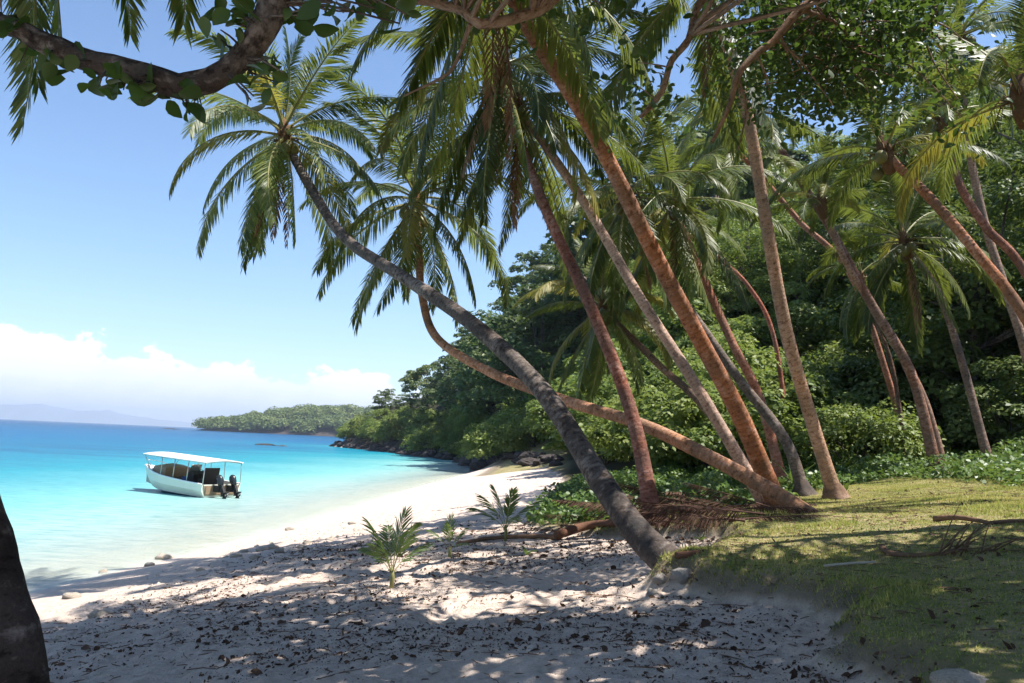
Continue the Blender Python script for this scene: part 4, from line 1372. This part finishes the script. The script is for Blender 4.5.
def strap_plant(label, px, py, H, n, seed, wid=.06):
    rr = random.Random(seed); p = PG(px, py)
    root = thing('strap_leaf_plant', label, 'plant', p)
    for i in range(n):
        a = i * 2.4 + rr.uniform(-.3, .3); el = R(rr.uniform(35, 85)); L = H * rr.uniform(.7, 1.1)
        pts_ = [Vector((0, 0, 0))]
        for k in range(6):
            e = el - k * .13
            pts_.append(pts_[-1] + Vector((math.cos(a) * math.cos(e), math.sin(a) * math.cos(e), math.sin(e))) * L / 6)
        sd = Vector((-math.sin(a), math.cos(a), 0)); mb = MB()
        ws_ = [.35, .7, 1, 1, .8, .5, .04]
        mb.grid([[q - sd * wid * .5 * w_ + Vector((0, 0, .01)), q - Vector((0, 0, .008)), q + sd * wid * .5 * w_ + Vector((0, 0, .01))] for q, w_ in zip(pts_, ws_)])
        mb.build('leaf', M['sprout_leaf'], root)
    return root


strap_plant('leafy green plant between the lying palm and the lone tall palm', 795, 492, .75, 11, 5, .09)
strap_plant('tiny plant with one broad leaf at the foot of the tall lone palm', 845, 493, .30, 3, 6, .09)
strap_plant('small bright sprout in the sand before the debris', 526, 555, .18, 4, 7, .05)
strap_plant('small green shoot on the sand near the driftwood plank', 701, 541, .14, 5, 8, .04)

# ------------------------------------------------------------------ grass, ground cover, litter
def scatter(n, x0, x1, y0, y1, r, test):
    x = r.uniform(x0, x1, n); y = r.uniform(y0, y1, n)
    k = test(x, y)
    return x[k], y[k]


r = np.random.default_rng(8)
def in_lawn(x, y):
    v = veg(x, y); s = shore_s(x, y)
    bare = vnoise(x * .8, y * .8) * .9 + vnoise(x * 2.7, y * 2.7) * .5
    keep = r.random(x.size) < np.clip(.75 - bare * 1.0, .12, 1)
    view = (x < .66 * y + .6)
    return (r.random(x.size) < np.clip((v - .08) * 1.6, 0, 1) ** 1.5) & (s < 20.5) & keep & view


gxa, gya = scatter(620000, 1.2, 12.5, 4.0, 19, r, in_lawn)
n = len(gxa)
gzv = ground_z(gxa, gya)
hgt = r.uniform(.008, .024, n) * (1 + 1.5 * (r.random(n) < .025)) * (1 + .9 * (vnoise(gxa * 1.1, gya * 1.1) > .14))
az = r.uniform(0, 6.28, n); lean = r.uniform(.2, 1.1, n)
wv = r.uniform(.004, .008, n)
base = np.stack([gxa, gya, gzv - .004], 1)
sd = np.stack([-np.sin(az), np.cos(az), 0 * az], 1) * wv[:, None]
tip = base + np.stack([np.cos(az) * lean * hgt, np.sin(az) * lean * hgt, hgt], 1)
V = np.stack([base - sd, base + sd, tip], 1).reshape(-1, 3)
tag(link('lawn_grass', mesh_np('lawn_grass', V, np.arange(n * 3).reshape(-1, 3), M['grass'])), 'short dry green grass of the lawn', 'grass', None, 'stuff')


def cover(n, x0, x1, y0, y1, hmax, size, seed, test):
    r = np.random.default_rng(seed)
    x, y = scatter(n, x0, x1, y0, y1, r, test)
    z = ground_z(x, y)
    hm = hmax * np.clip(.5 + 1.6 * vnoise(x * 1.2, y * 1.2) + .5 * vnoise(x * 3, y * 3), .08, 1.2)
    z = z + r.random(len(x)) ** .7 * hm
    Nn = r.normal(size=(len(x), 3)) * .5 + np.array([0, -.2, .8])
    return leaf_quads(np.stack([x, y, z], 1), Nn, size, r, 6, .6)


def edge_jungle(x, y):
    s = shore_s(x, y)
    return (s > 16.6 - np.maximum(0, y - 18) * .25 + 1.6 * vnoise(x * .7, y * .7)) & (s < 23) & (x < .64 * y + 1) & (x > .14 * y)


def edge_beach(x, y):
    s = shore_s(x, y); e = veg_edge(y) + .8 * vnoise(x * .8, y * .8)
    return (x > e + .1) & (s < 17.5) & (y > 14.6 + .9 * np.maximum(0, x - 3.4)) & (vnoise(x * .9 + 3, y * .9) > -.3)


Va, Fa = cover(60000, 4, 18, 14, 30, .42, .10, 21, edge_jungle)
Vb, Fb = cover(60000, .2, 9, 14.2, 32, .45, .10, 22, edge_beach)
tag(link('ground_cover', mesh_np('ground_cover', np.vstack([Va, Vb]), np.vstack([Fa, Fb + len(Va)]), M['cover_leaf'])),
    'low leafy ground cover between lawn, beach and jungle', 'ground cover', None, 'stuff')

# dry leaves, bark crumbs and twigs
r = np.random.default_rng(31)
def on_sand(x, y):
    s = shore_s(x, y); v = veg(x, y)
    dens = np.clip(.35 + 1.1 * vnoise(x * .7, y * .7) + .8 * vnoise(x * 2.2, y * 2.2), 0, 1) * sstep(2.0, 6.0, s) * (1 - .8 * v)
    return (r.random(x.size) < dens) & (s > 2.4) & (np.abs(x) < .66 * y + 1)


lx, ly = scatter(300000, -8, 9, 4.2, 20, r, on_sand)
lz = ground_z(lx, ly) + r.uniform(.0, .014, len(lx))
Nn = r.normal(size=(len(lx), 3)) * .55 + np.array([0, 0, .9])
sz = np.clip(r.lognormal(math.log(.0145), .65, len(lx)), .005, .10)
V1, F1 = leaf_quads(np.stack([lx, ly, lz], 1), Nn, sz, r, 6, .55)
bx_, by_ = scatter(1300, -8, 9, 4.3, 17, r, on_sand)
Nb = r.normal(size=(len(bx_), 3)) * .5 + np.array([0, 0, .8])
V3, F3 = fold_leaves(np.stack([bx_, by_, ground_z(bx_, by_) + .015], 1), Nb, np.clip(r.lognormal(math.log(.075), .3, len(bx_)), .04, .15), r, .55)
q4 = F1.shape[1]
F1 = np.vstack([F1[:, [0, 1, 2, 3]], F1[:, [0, 3, 4, 5]], F3 + len(V1)]); V1 = np.vstack([V1, V3])
tag(link('leaf_litter', mesh_np('leaf_litter', V1, F1, M['litter'])), 'dry brown leaves and bark crumbs strewn over the sand', 'leaf litter', None, 'stuff')
lx, ly = scatter(3200, -6, 9, 4.4, 17, r, lambda x, y: (shore_s(x, y) > 3.0) & (np.abs(x) < .66 * y + 1))
mb = MB()
lz = ground_z(lx, ly)
for x, y, z in zip(lx, ly, lz):
    a = r.uniform(0, 6.28); ln = float(np.clip(r.lognormal(math.log(.11), .6), .04, .5))
    dx, dy = math.cos(a) * ln / 2, math.sin(a) * ln / 2
    mb.tube([(x - dx, y - dy, z + .006), (x + r.normal() * .01, y + r.normal() * .01, z + .012), (x + dx, y + dy, z + .006)], [.0035, .004, .002], 4, False)
tag(mb.build('twig_litter', M['driftwood']), 'small dry twigs strewn over the sand and lawn', 'twig litter', None, 'stuff')
# shell and coral grit
r = np.random.default_rng(33)
lx, ly = scatter(2600, -9, 6, 5, 26, r, lambda x, y: (shore_s(x, y) > .6) & (veg(x, y) < .4) & (r.random(x.size) < .25 + .75 * (np.abs(shore_s(x, y) - 3.2) < 1.6)))
lz = ground_z(lx, ly)
mb = MB()
for x, y, z in zip(lx, ly, lz):
    k = float(np.clip(r.lognormal(math.log(.022), .55), .01, .08))
    b = len(mb.v)
    for d in ((1, 0, 0), (0, 1, 0), (-1, 0, 0), (0, -1, 0), (0, 0, .8), (0, 0, -.5)):
        mb.v.append(Vector((x + d[0] * k * r.uniform(.7, 1.3), y + d[1] * k * r.uniform(.7, 1.3), z + d[2] * k * r.uniform(.6, 1.2)))); mb.al.append(0)
    for t in ((0, 1, 4), (1, 2, 4), (2, 3, 4), (3, 0, 4), (1, 0, 5), (2, 1, 5), (3, 2, 5), (0, 3, 5)):
        mb.f.append(tuple(b + i for i in t)); mb.m.append(0)
tag(mb.build('coral_gravel', M['coral'], None, False), 'broken coral and shell grit on the beach', 'coral gravel', None, 'stuff')

# coral stones one can count
STN = [rock_mesh(600 + i, .6, .3, 9).mesh('beach_stone', M['coral'], True) for i in range(4)]
def stone(label, px, py, k, group=None, mat=None):
    p = PG(px, py)
    o = link('beach_stone', STN[rnd.randrange(4)], None, (p.x, p.y, p.z + k * .15)); o.scale = (k * rnd.uniform(1, 1.3), k, k * rnd.uniform(.8, 1.1))
    o.rotation_euler = (0, 0, rnd.uniform(0, 6))
    return tag(o, label, 'stone', group)


stone('largest grey coral stone at the water edge below the boat', 165, 559, .17)
stone('small coral stone left of the largest one by the water', 149, 566, .10)
stone('dark little coral stone alone on the wet sand', 103, 573, .09)
stone('pale flat coral stone high on the lit sand', 290, 530, .12)
for px, py, k in ((243, 553, .12), (236, 557, .10), (262, 551, .12), (272, 549, .12), (279, 552, .09), (255, 559, .09), (302, 548, .10), (307, 544, .09), (200, 571, .08), (72, 598, .13), (100, 617, .12), (330, 541, .09), (352, 524, .10)):
    stone('small coral stone scattered on the upper sunlit sand', px, py, k, 'coral stones scattered on the sand')
for px, py, k, lb in ((660, 583, .07, 'pale stone in the bank left of the leaning palm foot'), (681, 578, .10, 'bigger pale stone on the grassy bank beside the leaning palm'), (653, 596, .06, 'white stone on the sand below the leaning palm foot')):
    p = PG(px, py); o = rock('bank_stone', lb, 'stone', None, p.x, p.y, p.z + .02, k, M['pale_stone'], int(px), True, .7)
p = PG(972, 681)
rock('garden_stone', 'rounded pale stone in the grass at the bottom right corner', 'stone', None, p.x, p.y, p.z - .03, (.15, .12, .08), M['coral'], 7, True, .6)

# fallen palm debris
def fallen(px, py, rz, sc=1.0, tilt=0.0, z=.05):
    p = PG(px, py)
    o = link('fallen_frond', rnd.choice(FRG), None, (p.x, p.y, p.z + z)); o.rotation_euler = (rnd.uniform(-.9, .9), tilt + rnd.uniform(-.12, .06), rz + rnd.uniform(-.4, .4)); o.scale = (sc,) * 3
    return tag(o, 'dead brown palm frond lying in the pile beneath the palms', 'palm frond', 'fallen fronds in the pile under the palms')


for px, py, a, s_, z in ((640, 528, 3.0, 1.0, .05), (660, 524, 2.8, 1.0, .12), (690, 522, 3.3, .9, .05), (700, 515, 2.6, 1.0, .15), (735, 518, 3.1, 1.0, .1), (655, 518, .3, .9, .2), (620, 520, .5, .8, .1),
                         (600, 514, 2.9, .9, .1), (680, 530, 3.4, .9, .06), (720, 524, 3.0, .9, .06), (745, 512, 2.7, .9, .12), (640, 512, .1, .8, .16), (575, 520, 3.2, .7, .08), (560, 528, .2, .6, .05),
                         *[(rnd.uniform(600, 745), rnd.uniform(506, 527), rnd.choice((0, 3.1)) + rnd.uniform(-.7, .7), rnd.uniform(.6, 1), rnd.uniform(.06, .3)) for _ in range(16)],
                         (705, 508, 3.5, 1.0, .22), (670, 510, 2.4, 1.0, .25), (540, 534, 3.0, .5, .03), (630, 505, 2.9, .9, .12)):
    fallen(px if abs(a) < 1 else px + 25, py, a, s_ * .64, rnd.uniform(-.05, .02), z * .6)


def log(name, label, cat, pts_, r0, r1, mat, sides=10):
    w = [PG(a, b) + Vector((0, 0, h)) for a, b, h in pts_]
    sp = smooth_path(w, .08)
    mb = MB(); mb.tube([p - w[0] for p in sp], [(r0 + (r1 - r0) * i / len(sp)) * (1 + .14 * float(vnoise(np.array([i * .5]), np.array([r0 * 50]))[0])) for i in range(len(sp))], sides)
    o = mb.build(name, mat); o.location = w[0]
    return tag(o, label, cat)


log('fallen_log', 'fallen brown log in front of the debris pile left of the leaning palm', 'log', [(556, 541, .09), (590, 533, .10), (630, 529, .09), (668, 527, .08)], .072, .055, M['log_wood'])
log('driftwood_branch', 'long thin driftwood branch pointing left from the debris', 'branch', [(456, 546, .03), (490, 541, .04), (530, 539, .04), (560, 540, .04)], .028, .04, M['driftwood'])
log('driftwood_plank', 'flat orange driftwood plank behind the leaning palm foot', 'plank', [(676, 556, .0), (690, 555, .01), (703, 553, .0)], .035, .025, M['log_wood'])
log('fallen_stick', 'dark curved stick lying on the sunlit lawn', 'stick', [(934, 522, .03), (955, 522, .05), (975, 523, .03), (992, 526, .02)], .035, .014, M['driftwood'])
log('fallen_stick', 'thin brown stick at the right edge of the lawn', 'stick', [(990, 524, .01), (1010, 523, .02), (1034, 523, .02)], .02, .015, M['driftwood'])
log('fallen_stick', 'short dark stick in the lawn shadow left of the dried tuft', 'stick', [(882, 552, .04), (890, 557, .03), (915, 558, .02), (945, 556, .02)], .03, .015, M['driftwood'])
log('fallen_stick', 'pale straight stick in the shaded lawn', 'stick', [(824, 568, .015), (850, 566, .02), (876, 564, .015)], .012, .008, M['pale_wood'])
log('fallen_branch', 'pale broken branch on the ground behind the thick red palm', 'branch', [(795, 463, .25), (806, 468, .2), (818, 474, .12)], .06, .04, M['pale_wood'])
# dried tuft on the lawn
p = PG(968, 556); rr = random.Random(9)
tf = thing('dried_tuft', 'dried spiky frond tuft standing on the lawn at the shadow edge', 'dried frond', p)
for i in range(26):
    mb = MB(); a = rr.uniform(.1, 1.3) if i < 20 else rr.uniform(0, 3); L = rr.uniform(.18, .5)
    b = Vector((rr.uniform(-.28, .15), rr.uniform(-.1, .1), 0))
    d = Vector((math.cos(a), rr.uniform(-.4, .4), math.sin(a))) * L
    mb.tube([b, b + d * .5 + Vector((0, 0, .03)), b + d], [.007, .006, .002], 4)
    mb.build('spike', M['driftwood'], tf)

# ------------------------------------------------------------------ haze, sky, sun
mh, nth, oh = newmat('haze_air')
pv = N(nth, "ShaderNodeVolumePrincipled")
pv.inputs['Color'].default_value = (.70, .82, 1, 1); pv.inputs['Density'].default_value = 1.45e-4; pv.inputs['Anisotropy'].default_value = .2
nth.links.new(pv.outputs[0], oh.inputs['Volume'])
HAZE = True
if HAZE:
    mb = MB(); mb.box((0, 5000, 115), (26000, 17000, 250))
    hz = mb.build('haze', mh, None, False)
    tag(hz, 'thin sea haze in the far air', 'haze', None, 'stuff')

EL, AZ = R(65), R(97)          # AZ measured from +Y towards +X
sdir = Vector((math.sin(AZ) * math.cos(EL), math.cos(AZ) * math.cos(EL), math.sin(EL)))
sun = bpy.data.lights.new("sun", 'SUN'); sun.energy = 5.0; sun.angle = R(.53); sun.color = (1, .96, .90)
so = bpy.data.objects.new("sun", sun); col.objects.link(so)
so.rotation_euler = sdir.to_track_quat('Z', 'Y').to_euler()
so.location = (0, 0, 300)

w = bpy.data.worlds.new("World"); scene.world = w; w.use_nodes = True
nt = w.node_tree; nt.nodes.clear()
wo = nt.nodes.new("ShaderNodeOutputWorld")
sky = N(nt, "ShaderNodeTexSky", sky_type='NISHITA', sun_disc=False, sun_elevation=EL, sun_rotation=AZ, air_density=1.0, dust_density=.15, ozone_density=5.0)
tc = nt.nodes.new("ShaderNodeTexCoord")
sep = nt.nodes.new("ShaderNodeSeparateXYZ"); nt.links.new(tc.outputs['Generated'], sep.inputs[0])
mp = N(nt, "ShaderNodeMapping"); mp.inputs['Scale'].default_value = (1, 1, 1.6)
nt.links.new(tc.outputs['Generated'], mp.inputs[0])
c1 = noise(nt, 9, 8, .62, mp.outputs[0]); c2 = noise(nt, 28, 6, .6, mp.outputs[0])
# top of the cloud bank: higher towards the left of the view
hgt = math_(nt, 'SUBTRACT', .050, math_(nt, 'MULTIPLY', sep.outputs['X'], .075))
hgt = math_(nt, 'ADD', hgt, math_(nt, 'MULTIPLY', math_(nt, 'SUBTRACT', c1, .5), .13))
hgt = math_(nt, 'ADD', hgt, math_(nt, 'MULTIPLY', math_(nt, 'SUBTRACT', c2, .5), .055))
d = math_(nt, 'SUBTRACT', hgt, sep.outputs['Z'])
mask = ramp(nt, math_(nt, 'ADD', math_(nt, 'MULTIPLY', d, 18), .5), [(.46, (0, 0, 0)), (.56, (1, 1, 1))], 'EASE')
mask = math_(nt, 'MULTIPLY', mask, ramp(nt, math_(nt, 'ADD', math_(nt, 'MULTIPLY', sep.outputs['Z'], 4), .5), [(.48, (0, 0, 0)), (.52, (1, 1, 1))]))
ccol = mixc(nt, ramp(nt, math_(nt, 'ADD', math_(nt, 'MULTIPLY', sep.outputs['Z'], 8), math_(nt, 'ADD', math_(nt, 'MULTIPLY', c1, .5), math_(nt, 'MULTIPLY', c2, .35))), [(.42, (0, 0, 0)), (.88, (1, 1, 1))]), (4.2, 4.55, 5.3), (6.4, 6.45, 6.6))
skyc = mixc(nt, math_(nt, 'MULTIPLY', mask, .92), sky.outputs[0], ccol)
bg = N(nt, "ShaderNodeBackground", i_Strength=.098)
nt.links.new(skyc, bg.inputs[0]); nt.links.new(bg.outputs[0], wo.inputs[0])

scene.view_settings.view_transform = 'Standard'
scene.view_settings.look = 'None'
scene.view_settings.exposure = 1.08
scene.view_settings.gamma = 1
cy = scene.cycles
scene.render.engine = 'CYCLES'
cy.max_bounces = 8; cy.diffuse_bounces = 3; cy.glossy_bounces = 2; cy.transmission_bounces = 4; cy.transparent_max_bounces = 12; cy.volume_bounces = 0
cy.sample_clamp_indirect = 4.0
cy.use_denoising = True
cy.use_adaptive_sampling = True
cy.adaptive_threshold = .02
